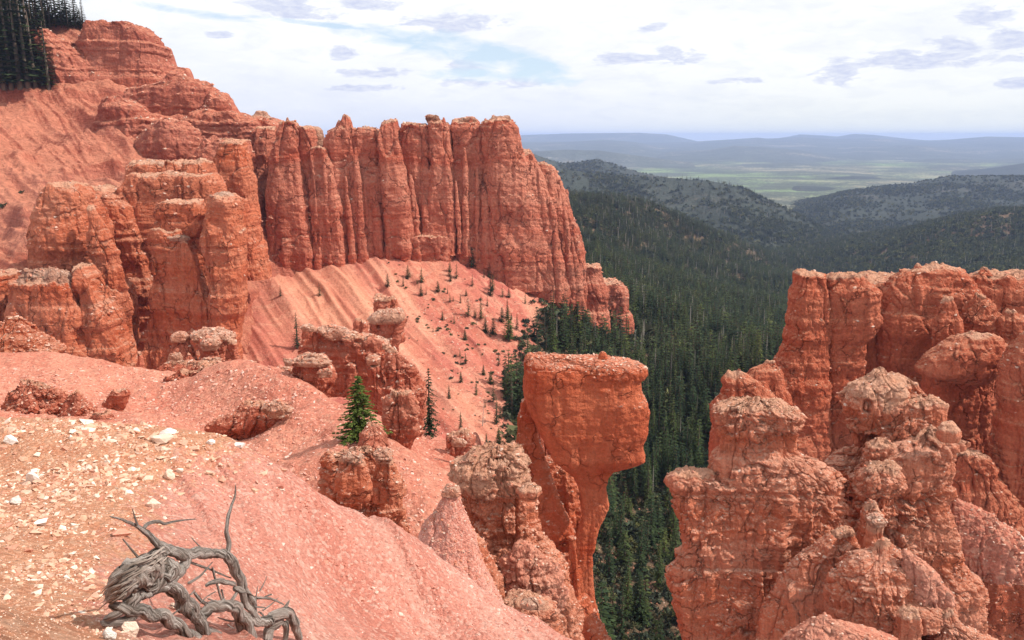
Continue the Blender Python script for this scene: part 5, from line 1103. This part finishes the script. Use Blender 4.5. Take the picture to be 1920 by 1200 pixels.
while cnt < 52:
    px = r5.uniform(700, 985); py = r5.uniform(500, 840); e = 640 + (py - 470) * .55
    if px < e + 50 or r5.random() > np.clip((px - e - 40) / 180, .05, 1) or not (py < 660 or px < 960): continue
    if py > 640 and px < 820: continue
    g = ground_hit(px, py, canyon_z, 95, 320); hp = r5.uniform(12, 34) * (1.2 if px > 880 else .8); v = r5.randrange(6)
    place_tree('spruce_tree', v, (g[0], g[1], g[2] - .15), hp * g[1] / F, cnt * 1.3, ('young' if hp < 22 else 'half-grown') + ' spruce scattered over the ' + ('upper' if py < 600 else 'lower') + ' pink talus before the forest edge', ('young' if hp < 22 else 'half-grown') + ' spruces on the ' + ('upper' if py < 600 else 'lower') + ' talus', wide=1.4); cnt += 1
# snags
for px, py, hp, tilt, lab in [(786, 528, 30, 1.0, 'grey fallen snag leaning over on the upper talus'), (905, 800, 50, .05, 'bare grey snag on the lower fan left of the hammer-shaped rock'), (668, 1, 1, 0, None)]:
    if not lab: continue
    g = ground_hit(px, py, canyon_z, 95, 300); o = bpy.data.objects.new('dead_tree', DEADM); col().objects.link(o)
    k = hp * g[1] / F / 10; o.location = g; o.scale = (k, k, k); o.rotation_euler = (0, tilt, .4); props(o, lab, 'dead tree')
# trees of the canyon floor
def scatter(n, y0, y1, u0, u1, pw=1.75):
    y = (y0 ** pw + (y1 ** pw - y0 ** pw) * R.rand(n)) ** (1 / pw); return R.uniform(u0, u1, n) * y, y
x, y = scatter(30000, 98, 820, -.02, .52)
dens = .5 + 1.5 * fbm(x / 35, y / 35, x * 0, 3, 91)
keep = (bare(x, y) < R.uniform(-6, 3, len(x))) & (R.rand(len(x)) < np.clip(dens, .25, 1))
keep &= R.rand(len(x)) < np.clip(y / 300., .55, 1)
x, y = x[keep], y[keep]; z = canyon_z(x, y)
hh = R.uniform(7, 14.5, len(x)) * np.where(R.rand(len(x)) < .15, .55, 1); hh = np.where(y > 420, hh * 1.05, hh)
px, py = pix(np.stack([x, y, z], -1)); ptx, pty = pix(np.stack([x, y, z + hh], -1))
# what the rocks leave in sight
def vis(px, py):
    L = np.interp(py, [500, 560, 600, 660, 700, 760, 870, 900, 960, 1000, 1060, 1200], [1090, 1030, 985, 960, 1215, 1205, 1190, 1148, 1143, 1128, 1118, 1140])
    Rr = np.interp(py, [500, 580, 640, 700, 760, 870, 900, 1000, 1050, 1200], [1490, 1480, 1465, 1425, 1335, 1320, 1255, 1275, 1252, 1288])
    return (px > L) & (px < Rr) & (py < 1230)
v = vis(px, (py + pty) / 2); size = (py - pty); order = np.argsort(-np.where(v, size, 0)); ind = order[:155]
labs = [(900, 'tall dark spruce on the rocky floor of the wooded gap between the hammer-shaped rock and the right towers'),
        (620, 'dark spruce in the dense stand just right of the hammer-shaped rock'),
        (0, 'dark spruce in the dense stand behind the flat top of the hammer-shaped rock')]
GRP = {900: 'spruces on the floor of the wooded gap', 620: 'spruces of the dense stand right of the hammer rock', 0: 'spruces of the dense stand behind the hammer rock'}
ADJ = ['even, dense', 'slim, dense', 'broad level-boughed', 'thin gappy', 'wide open-boughed', 'full round-topped']
for i in ind:
    mi_ = int(R.randint(0, 6)); hz_ = 'tall' if hh[i] > 10.5 else 'low'
    zn = 'rooted on the rocky floor of the wooded gap' if py[i] > 900 else ('in the gap stand beside the hammer-shaped rock stem' if py[i] > 760 else ('right beside the head of the hammer-shaped rock' if px[i] < 1300 and py[i] > 690 else ('in the stand behind the flat hammer top' if px[i] < 1200 else 'in the wood before the right rock wall')))
    place_tree('spruce_tree', mi_, (x[i], y[i], z[i] - .2), hh[i], R.rand() * 6.28, hz_ + ' ' + ADJ[mi_] + ' spruce ' + zn, hz_ + ' ' + ADJ[mi_] + ' spruces ' + zn, wide=R.uniform(.85, 1.3))
rest = np.ones(len(x), bool); rest[ind] = False
rx, ry, rz, rh = x[rest], y[rest], z[rest], hh[rest]

def s3(h, wd=1.0): h = np.asarray(h); return np.stack([h / 10 * wd, h / 10 * wd, h / 10], -1)
low = [whole(i, 2) for i in range(6)]
def scrubmesh(seed, mt='scrub', up=3.0):
    r = np.random.RandomState(seed); CV = []
    for _ in range(46):
        v = r.normal(size=3); v /= np.linalg.norm(v); v[2] = abs(v[2]); p = v * np.array([2.4, 2.4, up]) * r.uniform(.55, 1) + (0, 0, .6)
        q = r.normal(size=(3, 3)) * .85; CV += list(p + q)
    CV = np.array(CV); return mesh('scrub', CV, np.arange(len(CV)).reshape(-1, 3), M[mt], smooth=False)
low = low + low + [DEADM, scrubmesh(31), scrubmesh(32, up=5.5)]
instances('conifer_forest', np.stack([rx, ry, rz - .2], -1), s3(rh, R.uniform(.85, 1.4, len(rh))), low)
x, y = scatter(9000, 98, 300, -.01, .40); k = bare(x, y) < R.uniform(-3, 6, len(x)); x, y = x[k], y[k]
instances('undergrowth', np.stack([x, y, canyon_z(x, y)], -1), np.repeat(R.uniform(.12, .42, (len(x), 1)), 3, 1), [scrubmesh(i + 50) for i in range(4)])
# forest over the canyon's far sides
x, y = scatter(70000, 640, 2050, -.02, .66)
z = canyon_z(x, y); d = fbm(x / 160, y / 160, x * 0, 4, 92)
u = x / y
rside = np.clip((u - .30) / .12, 0, 1)
keep = R.rand(len(x)) < np.clip(.95 + 1.2 * d, .3, 1)
x, y, z, rs = x[keep], y[keep], z[keep], rside[keep]
tall = R.rand(len(x)) > rs * .75
h = R.uniform(7, 13, len(x))
instances('hillside_forest', np.stack([x, y, z], -1)[tall], s3(h[tall], 1.4), low)
sb = [scrubmesh(i) for i in range(4)]
def s1(h): h = np.asarray(h); return np.stack([h, h, h], -1)
instances('hillside_scrub', np.stack([x, y, z], -1)[~tall], s1(R.uniform(.8, 1.7, (~tall).sum())), sb)
# trees and scrub on the ridges beyond
def on_hill(o, n, name, hmin=.9, hmax=1.8, mix=.3):
    me = o.data; nv = len(me.vertices); co = np.empty(nv * 3, np.float32); me.vertices.foreach_get('co', co); co = co.reshape(-1, 3)
    q = np.empty(len(me.polygons) * 4, np.int32); me.loops.foreach_get('vertex_index', q); q = q.reshape(-1, 4)
    A = co[q]; area = np.linalg.norm(np.cross(A[:, 1] - A[:, 0], A[:, 3] - A[:, 0]), axis=1)
    pxx, pyy = pix(A.mean(1)); area = area * ((pxx > 900) & (pxx < 2050)) / A.mean(1)[:, 1] * (A.mean(1)[:, 2] > -268)
    i = R.choice(len(q), n, p=area / area.sum()); w1, w2 = R.rand(n, 1), R.rand(n, 1)
    P = A[i, 0] * (1 - w1) * (1 - w2) + A[i, 1] * w1 * (1 - w2) + A[i, 2] * w1 * w2 + A[i, 3] * (1 - w1) * w2
    dd = .5 + 1.6 * fbm(P[:, 0] / 130, P[:, 1] / 130, P[:, 0] * 0, 4, 93); k = R.rand(n) < np.clip(dd, .15, 1); P = P[k]
    t = R.rand(len(P)) < mix
    instances(name + '_trees', P[t], s3(R.uniform(7, 12, t.sum()), 1.6), low)
    instances(name + '_scrub', P[~t], s1(R.uniform(hmin, hmax, (~t).sum()) * 1.1), sb)
on_hill(hC, 30000, 'near_ridge', mix=.6); on_hill(hB, 20000, 'second_ridge', mix=.4); on_hill(hD, 32000, 'right_ridge', mix=.2)
# upper left wood on the mountain
def mt(px, py, Y): return W(px, py, Y)
wood = []
for px, py, hp in [(8, 170, 150), (22, 168, 165), (38, 166, 170), (52, 165, 160), (66, 163, 140), (80, 160, 110), (90, 156, 70), (4, 150, 150), (30, 150, 150), (48, 145, 150), (60, 140, 140), (14, 130, 140), (40, 120, 120),
                   (72, 52, 70), (82, 50, 60), (94, 52, 66), (106, 50, 70), (116, 52, 62), (128, 55, 50), (134, 50, 42), (142, 52, 48), (153, 56, 34), (162, 58, 26), (100, 46, 60), (88, 46, 64), (122, 46, 44),
                   (76, 130, 60), (84, 140, 50), (0, 100, 110), (20, 90, 100), (50, 80, 90), (62, 60, 80), (34, 60, 90)] + [(rnd.uniform(-5, 92), rnd.uniform(60, 168), rnd.uniform(80, 130)) for _ in range(26)] + [(rnd.uniform(64, 160), rnd.uniform(44, 58), rnd.uniform(30, 62)) for _ in range(12)]:
    Yy_ = 300 if py > 70 else 338
    g = ground_hit(px, py, mount_z, 240, 372) if True else None
    wood.append((g, hp * g[1] / F))
for i, (g, h) in enumerate(wood):
    left = g[1] < 325
    place_tree('spruce_tree', i % 6, (g[0], g[1], g[2] - .5), max(h, 3), i * 2.1, 'tall dark spruce in the clump on the upper left mountainside' if left else 'dark spruce along the crest of the upper left mountain',
               'spruces on the upper left mountainside' if left else 'spruces along the mountain crest', wide=1.55)
# low bushes
def bushmesh(seed):
    r = np.random.RandomState(seed); CV = []
    for _ in range(60):
        v = r.normal(size=3); v /= np.linalg.norm(v); v[2] = abs(v[2]); p = v * np.array([.5, .5, .45]) * r.uniform(.5, 1); q = r.normal(size=(3, 3)) * .16; CV += list(p + q)
    CV = np.array(CV); return mesh('bush', CV, np.arange(len(CV)).reshape(-1, 3), M['scrub'], smooth=False)
BM = [bushmesh(i) for i in range(3)]
nb = 0
for _ in range(2600):
    pxx, pyy = rnd.uniform(690, 1000), rnd.uniform(470, 870)
    if vis(np.array([pxx]), np.array([pyy]))[0] or nb > 120: continue
    w_ = math.exp(-((pxx - (640 + (pyy - 470) * .85 + 80)) / 110) ** 2) * (.25 + .75 * (pyy > 600))
    if pyy > 640 and pxx < 830 : continue
    if rnd.random() > w_ * .5: continue
    g = ground_hit(pxx, pyy, canyon_z, 95, 310, 200); sz = rnd.uniform(3.5, 9) * g[1] / F
    o = bpy.data.objects.new('bush', BM[nb % 3]); col().objects.link(o); o.location = g; o.scale = (sz, sz, sz * .9); o.rotation_euler = (0, 0, nb)
    props(o, 'low dark bush dotted over the open pink talus fan', 'bush', 'low bushes on the talus fan'); nb += 1
for px, py, zf, y0, y1, sz, lab in [(5, 388, mount_z, 195, 300, 14, 'dark green bush at the left edge above the orange cliffs'), (41, 362, mount_z, 195, 300, 9, 'small green bush on the upper slope right of the edge bush')]:
    g = ground_hit(px, py, zf, y0, y1); s_ = sz * g[1] / F; o = bpy.data.objects.new('bush', BM[0]); col().objects.link(o); o.location = g; o.scale = (s_, s_, s_); props(o, lab, 'bush')

# ------------------------------------------------------------------ loose stones on the slopes
def hits(px, py, zf, y0, y1, n=260):
    px, py = np.asarray(px, float), np.asarray(py, float); ys_ = np.exp(np.linspace(math.log(y0), math.log(y1), n)); out = np.full((len(px), 3), np.nan)
    u, t = ut(px, py)
    Z_ = zf(u[:, None] * ys_[None], np.repeat(ys_[None], len(px), 0)); d = t[:, None] * ys_[None] - Z_
    below = d < 0; i = np.argmax(below, 1); ok = below.any(1) & (i > 0)
    k = np.where(ok)[0]; d0, d1 = d[k, i[k] - 1], d[k, i[k]]; f = d0 / (d0 - d1); yv = ys_[i[k] - 1] * (1 - f) + ys_[i[k]] * f
    out[k] = np.stack([u[k] * yv, yv, t[k] * yv], -1); return out
def pebbles(name, obj, n, win, lo, hi, kinds, mask=None, pw=3.0):
    A = quads_of(obj.data); px, py = pix(A); ctr = A.mean(1)
    ar = .5 * ((px[:, 2] - px[:, 0]) * (py[:, 3] - py[:, 1]) - (px[:, 3] - px[:, 1]) * (py[:, 2] - py[:, 0]))
    if np.median(ar) < 0: ar = -ar
    cx, cy = px.mean(1), py.mean(1)
    w = np.clip(ar, 0, None) * (cx > win[0]) * (cx < win[1]) * (cy > win[2]) * (cy < win[3])
    i = R.choice(len(A), n, p=w / w.sum()); k = R.rand(n, 1); m_ = R.rand(n, 1)
    P = (A[i, 0] * (1 - k) * (1 - m_) + A[i, 1] * k * (1 - m_) + A[i, 2] * k * m_ + A[i, 3] * (1 - k) * m_).astype(float)
    if mask is not None: P = P[mask(P)]
    m = len(P); sz = (lo + (hi - lo) * R.rand(m) ** pw) * P[:, 1] / F
    S = np.stack([sz * R.uniform(.8, 1.5, m), sz * R.uniform(.8, 1.2, m), sz * R.uniform(.7, 1.2, m)], -1)
    P[:, 2] -= 0.06 * sz
    instances(name, P, S, kinds, tilt=.35)
def gmask(P): return fore_gravel(P[:, 0], P[:, 1]) + R.normal(size=len(P)) * .045 > 0
def pmask(P): return fore_gravel(P[:, 0], P[:, 1]) + R.normal(size=len(P)) * .03 < 0
def clump(P): return vnoise(P[:, 0] / .9, P[:, 1] / .9, P[:, 0] * 0, 66) + R.normal(size=len(P)) * .12 > .55
pebbles('gravel', GROUND, 15000, (-30, 640, 786, 1230), 2.0, 8, ST_CREAM, gmask, 3)
pebbles('coarse_gravel', GROUND, 8000, (-30, 560, 786, 1230), 6, 24, ST_CREAM, lambda P: gmask(P) & clump(P), 3)
pebbles('pink_clods', GROUND, 2600, (200, 1020, 820, 1230), 4, 15, ST_PINK, lambda P: pmask(P) & clump(P), 3)
pebbles('pink_grit', GROUND, 8000, (200, 1020, 820, 1230), 1.8, 6.5, ST_PINK, pmask, 4)
pebbles('slope_rubble', BOWLO, 15000, (0, 830, 686, 1010), 2.0, 11, ST_PINK, None, 4)
pebbles('talus_rubble', CANYO, 7000, (690, 1000, 560, 880), 1.6, 6, ST_DEB, None, 4)
pebbles('gap_rubble', CANYO, 2500, (1100, 1310, 860, 1230), 2, 9, ST_DEB, None, 3)
# single stones of the cream gravel, largest first
zones = [('on the crest of the gravel slope against the pink saddle', lambda px, py: py < 860),
         ('on the gravel at the left edge of the picture', lambda px, py: px < 90),
         ('among the stones above the dead tree roots', lambda px, py: py < 1010),
         ('on the gravel beside the dead tree roots', lambda px, py: True)]
kinds_ = ['angular cream stone', 'rounded pale pink stone', 'flat cream stone', 'chunky rust-tinged stone']
cnt = 0
for _ in range(900):
    px, py = rnd.uniform(0, 470), rnd.uniform(796, 1190)
    P = hits([px], [py], fore_z, 4, 30)[0]
    if math.isnan(P[0]) or fore_gravel(P[0], P[1]) < -.03: continue
    if cnt >= 235: break
    if py > 1000 and px > 190: continue
    sp = (rnd.random() ** 2.2 * 15 + 9); s_ = sp * P[1] / F; k = cnt % 4
    me = ST_CREAM[[0, 1, 2, 3, 4, 5, 6, 7][rnd.randrange(8)]]
    o = bpy.data.objects.new('stone', me); col().objects.link(o); o.location = (P[0], P[1], P[2] + s_ * .08)
    fl = {0: 1.0, 1: 1.25, 2: .6, 3: 1.2}[k]; o.scale = (s_ * rnd.uniform(.9, 1.5), s_, s_ * fl); o.rotation_euler = (rnd.uniform(-.3, .3), rnd.uniform(-.3, .3), rnd.random() * 6.28)
    zt = next(z for z, f in zones if f(px, py)); props(o, kinds_[k] + ' ' + zt, 'stone', kinds_[k] + 's ' + zt); cnt += 1
def stone_at(px, py, wpx, hpx, mat, label, rz=0.0, seed=1, tilt=0.0, n=16):
    P = hits([px], [py], fore_z, 3, 30)[0]; k = P[1] / F; me = stonemesh(seed, mat, 1.0, n)
    o = bpy.data.objects.new('stone', me); col().objects.link(o); o.location = (P[0], P[1], P[2] + hpx * k * .35); o.scale = (wpx * k, wpx * k * .8, hpx * k * 1.25)
    o.rotation_euler = (0, tilt, rz); props(o, label, 'stone')
M['cream'] = plain_mat('cream_limestone', (.66, .48, .37), (.76, .62, .50), 6.0, bd=.02)
stone_at(303, 828, 48, 20, M['cream'], 'largest stone on the gravel crest, buff underside below a white top', seed=3, tilt=-.1)
stone_at(312, 815, 40, 12, M['white'], 'white flat stone lying on the largest buff stone at the gravel crest', seed=5, tilt=-.12)
stone_at(228, 1003, 44, 13, M['redslab'], 'flat brick-red slab at the left tips of the dead branches', seed=6, tilt=.05)
stone_at(62, 905, 34, 26, M['white'], 'large white angular stone near the left edge of the gravel', seed=7)
stone_at(22, 832, 28, 20, M['white'], 'white stone at the far left end of the gravel crest', seed=8)
stone_at(28, 945, 30, 22, M['white'], 'white block at the left edge below the large white angular stone', seed=9)
stone_at(75, 985, 34, 18, M['white'], 'elongated white stone left of the brick-red slab', seed=10, rz=.6)
stone_at(396, 832, 18, 10, M['white'], 'small white stone at the right end of the gravel crest', seed=11)
stone_at(448, 838, 26, 14, M['white'], 'grey-white wedge stone where gravel meets the pink slope crest', seed=12)
stone_at(205, 1198, 34, 26, M['white'], 'round white stone at the bottom edge below the stump', seed=13, n=22)
stone_at(243, 1190, 46, 34, M['cream'], 'big cream boulder at the bottom edge below the stump', seed=14, n=22)
stone_at(318, 898, 24, 20, M['cream'], 'round cream stone above the left dead twig', seed=15, n=22)
stone_at(288, 952, 34, 22, M['cream'], 'buff block just above the tip of the left dead twig', seed=16)
stone_at(325, 1142, 18, 15, M['cream'], 'cream stone seen through the arch of the roots', seed=17)

# ------------------------------------------------------------------ dead tree at the viewer's feet
def tube(pts, sides=20, seed=1, rough=.30, twist=2.5, ridges=5, step=3.0):
    P = np.array([[p[0], p[1], p[3] if len(p) > 3 else 0.0] for p in pts], float); rr = np.array([p[2] for p in pts], float)
    Yt = 7.0 + P[:, 2] + np.clip(P[:, 0] * .26667 - 80, 0, 999) * .0085
    Q = W(150 + P[:, 0] * .26667, 880 + P[:, 1] * .26667, Yt); rr = rr * .26667 * Yt / F * (1.0 if sides > 30 or sides < 10 else .92)
    n = len(Q); seg = np.linalg.norm(np.diff(Q, axis=0), axis=1); m = max(8, int(seg.sum() / (step * 7.5 / F)))
    tt = np.linspace(0, n - 1, m); i = np.clip(tt.astype(int), 0, n - 2); f = (tt - i)[:, None]
    g = lambda k: Q[np.clip(k, 0, n - 1)]
    p0, p1, p2, p3 = g(i - 1), g(i), g(i + 1), g(i + 2)
    S = .5 * ((2 * p1) + (-p0 + p2) * f + (2 * p0 - 5 * p1 + 4 * p2 - p3) * f ** 2 + (-p0 + 3 * p1 - 3 * p2 + p3) * f ** 3)
    r = np.interp(tt, np.arange(n), rr); L = np.r_[0, np.cumsum(np.linalg.norm(np.diff(S, axis=0), axis=1))]
    S = S + (np.stack([fbm(L * 5, L * 0 + seed, L * 0, 3, 5), fbm(L * 5, L * 0 + seed, L * 0 + 9, 3, 6), fbm(L * 5, L * 0 + seed, L * 0 + 5, 3, 7)], -1)) * r[:, None] * .7
    T = np.gradient(S, axis=0); T /= np.linalg.norm(T, axis=1)[:, None] + 1e-9
    A = np.cross(T, (0.1, 1, 0.05)); A /= np.linalg.norm(A, axis=1)[:, None] + 1e-9; B = np.cross(T, A)
    th = np.linspace(0, 2 * math.pi, sides, endpoint=False)[None] + (L * twist)[:, None] * 1.5
    nn = ridged(np.cos(th - (L * twist)[:, None] * 1.5) * 1.7 + seed, np.sin(th - (L * twist)[:, None] * 1.5) * 1.7, L[:, None] * 2.2 + th * 0, 3, seed)
    R_ = r[:, None] * (1 + rough * (nn - .6) * 1.6 + .18 * fbm(L[:, None] * 9 + th * 0, np.cos(th), np.sin(th), 3, seed + 3))
    end = np.clip(np.minimum(L, L[-1] - L) / (rr.mean() * .9 + 1e-6), 0.05, 1)[:, None] ** .5; R_ = R_ * end
    V = S[:, None, :] + A[:, None, :] * (R_ * np.cos(th))[..., None] + B[:, None, :] * (R_ * np.sin(th))[..., None]
    uv = np.stack([np.repeat(np.linspace(0, 1, sides, endpoint=False)[None], m, 0), np.repeat((L * 2)[:, None], sides, 1)], -1)
    uv[..., 0] = np.abs(uv[..., 0] * 2 - 1)
    tube.nn = nn.ravel()
    return V.reshape(-1, 3), gridF(m, sides, True), uv.reshape(-1, 2)
# splintered fibres of the stump
def splinters(n, seed):
    r = np.random.RandomState(seed); L = []
    for _ in range(n):
        q_ = r.rand(); cx, cy = 610 - 340 * q_ + r.uniform(-30, 60), 590 + 230 * q_ + r.uniform(-60, 80); a = math.radians(r.uniform(195, 222)); ln = r.uniform(90, 240); dy = r.uniform(-.17, -.04)
        V, Fq, _u = tube([(cx, cy, r.uniform(5, 11), dy), (cx + ln * .5 * math.cos(a), cy - ln * .5 * math.sin(a) + r.uniform(-8, 8), r.uniform(4, 8), dy), (cx + ln * math.cos(a), cy - ln * math.sin(a) * 1.0 + r.uniform(0, 30), 1.5, dy + .02)], 7, int(r.randint(999)), .3, 1, step=5)
        L.append((V, Fq))
    return merge(L)
tubes = [
 ('trunk', [(610, 555, 36), (680, 590, 44), (745, 625, 46, -.03), (750, 665, 42, -.05), (680, 720, 46, -.02), (645, 790, 52), (690, 880, 54), (750, 960, 52), (815, 1030, 48), (870, 1120, 40), (930, 1210, 36)]),
 ('branch', [(205, 328, 4, .1), (300, 355, 9, .08), (400, 402, 15, .05), (465, 445, 22), (540, 505, 28), (620, 560, 36)]),
 ('branch', [(620, 560, 34), (700, 575, 40), (800, 592, 42, -.02), (900, 605, 40), (1000, 598, 36), (1065, 645, 42), (1105, 730, 42), (1145, 830, 38), (1195, 905, 32), (1245, 965, 22)]),
 ('branch', [(1030, 590, 22), (1045, 520, 19), (1032, 450, 17), (1040, 350, 14, .03), (1065, 262, 11, .05), (1090, 190, 8, .06), (1095, 105, 3, .08)]),
 ('twig', [(450, 425, 15), (480, 382, 14), (548, 368, 13), (600, 385, 10), (680, 362, 8), (815, 350, 3, .1)]),
 ('twig', [(402, 395, 9), (384, 330, 6), (368, 272, 2)]),
 ('stump', [(610, 560, 30), (540, 610, 58, .02), (490, 665, 88, .04), (420, 720, 104, .05), (340, 775, 98, .05), (262, 850, 66, .04), (205, 935, 40)]),
 ('stump', [(600, 620, 40, -.05), (600, 720, 66, -.06), (540, 790, 62, -.06), (450, 820, 56, -.04), (380, 880, 46), (330, 950, 36)]),
 ('root', [(150, 1060, 26), (260, 1025, 30), (350, 965, 38), (430, 880, 44, -.05), (540, 845, 46, -.08), (640, 825, 50, -.08), (720, 900, 44, -.05), (795, 990, 44), (850, 1065, 42), (885, 1150, 32), (905, 1215, 28)]),
 ('root', [(200, 960, 30), (330, 975, 44), (440, 1000, 50, -.06), (560, 1025, 50, -.08), (660, 1085, 48, -.08), (760, 1150, 44, -.06), (860, 1215, 38)]),
 ('root', [(150, 1075, 30), (240, 1080, 40, .03), (330, 1060, 40, .04), (400, 1010, 36)]),
 ('root', [(860, 1065, 34), (900, 1010, 44), (970, 965, 46, -.04), (1060, 965, 46, -.05), (1120, 1020, 46, -.05), (1170, 1100, 46), (1215, 1215, 42)]),
 ('root', [(990, 940, 26), (1080, 970, 32), (1170, 1045, 36, .03), (1255, 1090, 40), (1350, 1065, 46), (1430, 1015, 46), (1490, 1050, 42), (1515, 1130, 32), (1535, 1215, 26)]),
 ('root', [(1290, 1215, 36, .04), (1345, 1110, 40, .03), (1420, 1050, 38)]),
 ('root', [(1440, 1060, 30, -.03), (1450, 1130, 22, -.04), (1440, 1215, 18, -.05)]),
 ('branch', [(1370, 1060, 30), (1425, 990, 17), (1475, 918, 4)]),
 ('branch', [(1085, 825, 20), (1135, 850, 27), (1150, 920, 26), (1200, 990, 26), (1262, 1065, 24)]),
 ('branch', [(1225, 960, 12), (1235, 1010, 13), (1215, 1060, 12)]),
 ('twig', [(880, 822, 10), (945, 792, 19), (1020, 792, 20), (1095, 818, 18)]),
 ('twig', [(760, 805, 12, .05), (850, 742, 9, .05), (935, 650, 3, .05)]),
 ('twig', [(928, 690, 9, .03), (958, 790, 8, .02), (1005, 940, 9)]),
 ('twig', [(785, 480, 3, .1), (860, 565, 6, .08)]),
 ('twig', [(298, 488, 4, .1), (375, 580, 9, .06), (445, 660, 12)]),
 ('twig', [(1235, 905, 12), (1340, 910, 9), (1435, 950, 5)]),
 ('twig', [(1060, 930, 13), (1115, 850, 12)]),
 ('twig', [(780, 655, 10, .06), (900, 700, 9, .06), (1065, 765, 4, .06)]),
 ('twig', [(1228, 950, 8), (1252, 815, 2)]),
 ('twig', [(880, 1120, 20), (990, 1165, 18), (1090, 1195, 12)]),
 ('branch', [(800, 870, 12, .1), (880, 940, 14, .06), (1000, 985, 18, .02)]),
 ('root', [(820, 1045, 22, .05), (930, 985, 26, .05), (1010, 960, 24, .04)]),
 ('root', [(1110, 1215, 26, .1), (1130, 1120, 26, .1), (1080, 1020, 24, .08)]),
]
troot = thing('dead_juniper', 'twisted grey dead juniper with exposed roots at the bottom left, its white branches reaching over the pink slope', 'dead tree', (-2.6, 7.5, -5.0))
troot['label'] = 'twisted grey dead tree with exposed roots and bare branches on the gravel at bottom left'
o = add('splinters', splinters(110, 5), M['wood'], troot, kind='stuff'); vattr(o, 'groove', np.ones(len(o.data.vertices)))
r6 = random.Random(4)
for _ in range(24):
    x0, y0 = r6.uniform(640, 1350), r6.uniform(820, 1120); a_ = r6.uniform(0, 6.28); l_ = r6.uniform(60, 170); d_ = r6.uniform(-.12, .12)
    tubes.append(('twig', [(x0, y0, r6.uniform(5, 9), d_), (x0 + l_ * .5 * math.cos(a_), y0 + l_ * .4 * math.sin(a_) + r6.uniform(-12, 12), r6.uniform(4, 7), d_), (x0 + l_ * math.cos(a_), y0 + l_ * .8 * math.sin(a_) + r6.uniform(-10, 10), 2, d_)]))
for i, (nm, pts) in enumerate(tubes):
    big = nm in ('stump',)
    V, Fq, uv = tube(pts, 44 if big else 22, i + 3, .75 if big else .34, .25 if big else 2.0, step=2.2)
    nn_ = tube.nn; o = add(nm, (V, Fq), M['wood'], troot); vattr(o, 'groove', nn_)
    l = o.data.uv_layers.new(name='UVMap'); vi = np.empty(len(o.data.loops), np.int32); o.data.loops.foreach_get('vertex_index', vi); l.data.foreach_set('uv', uv[vi].astype(np.float32).ravel())
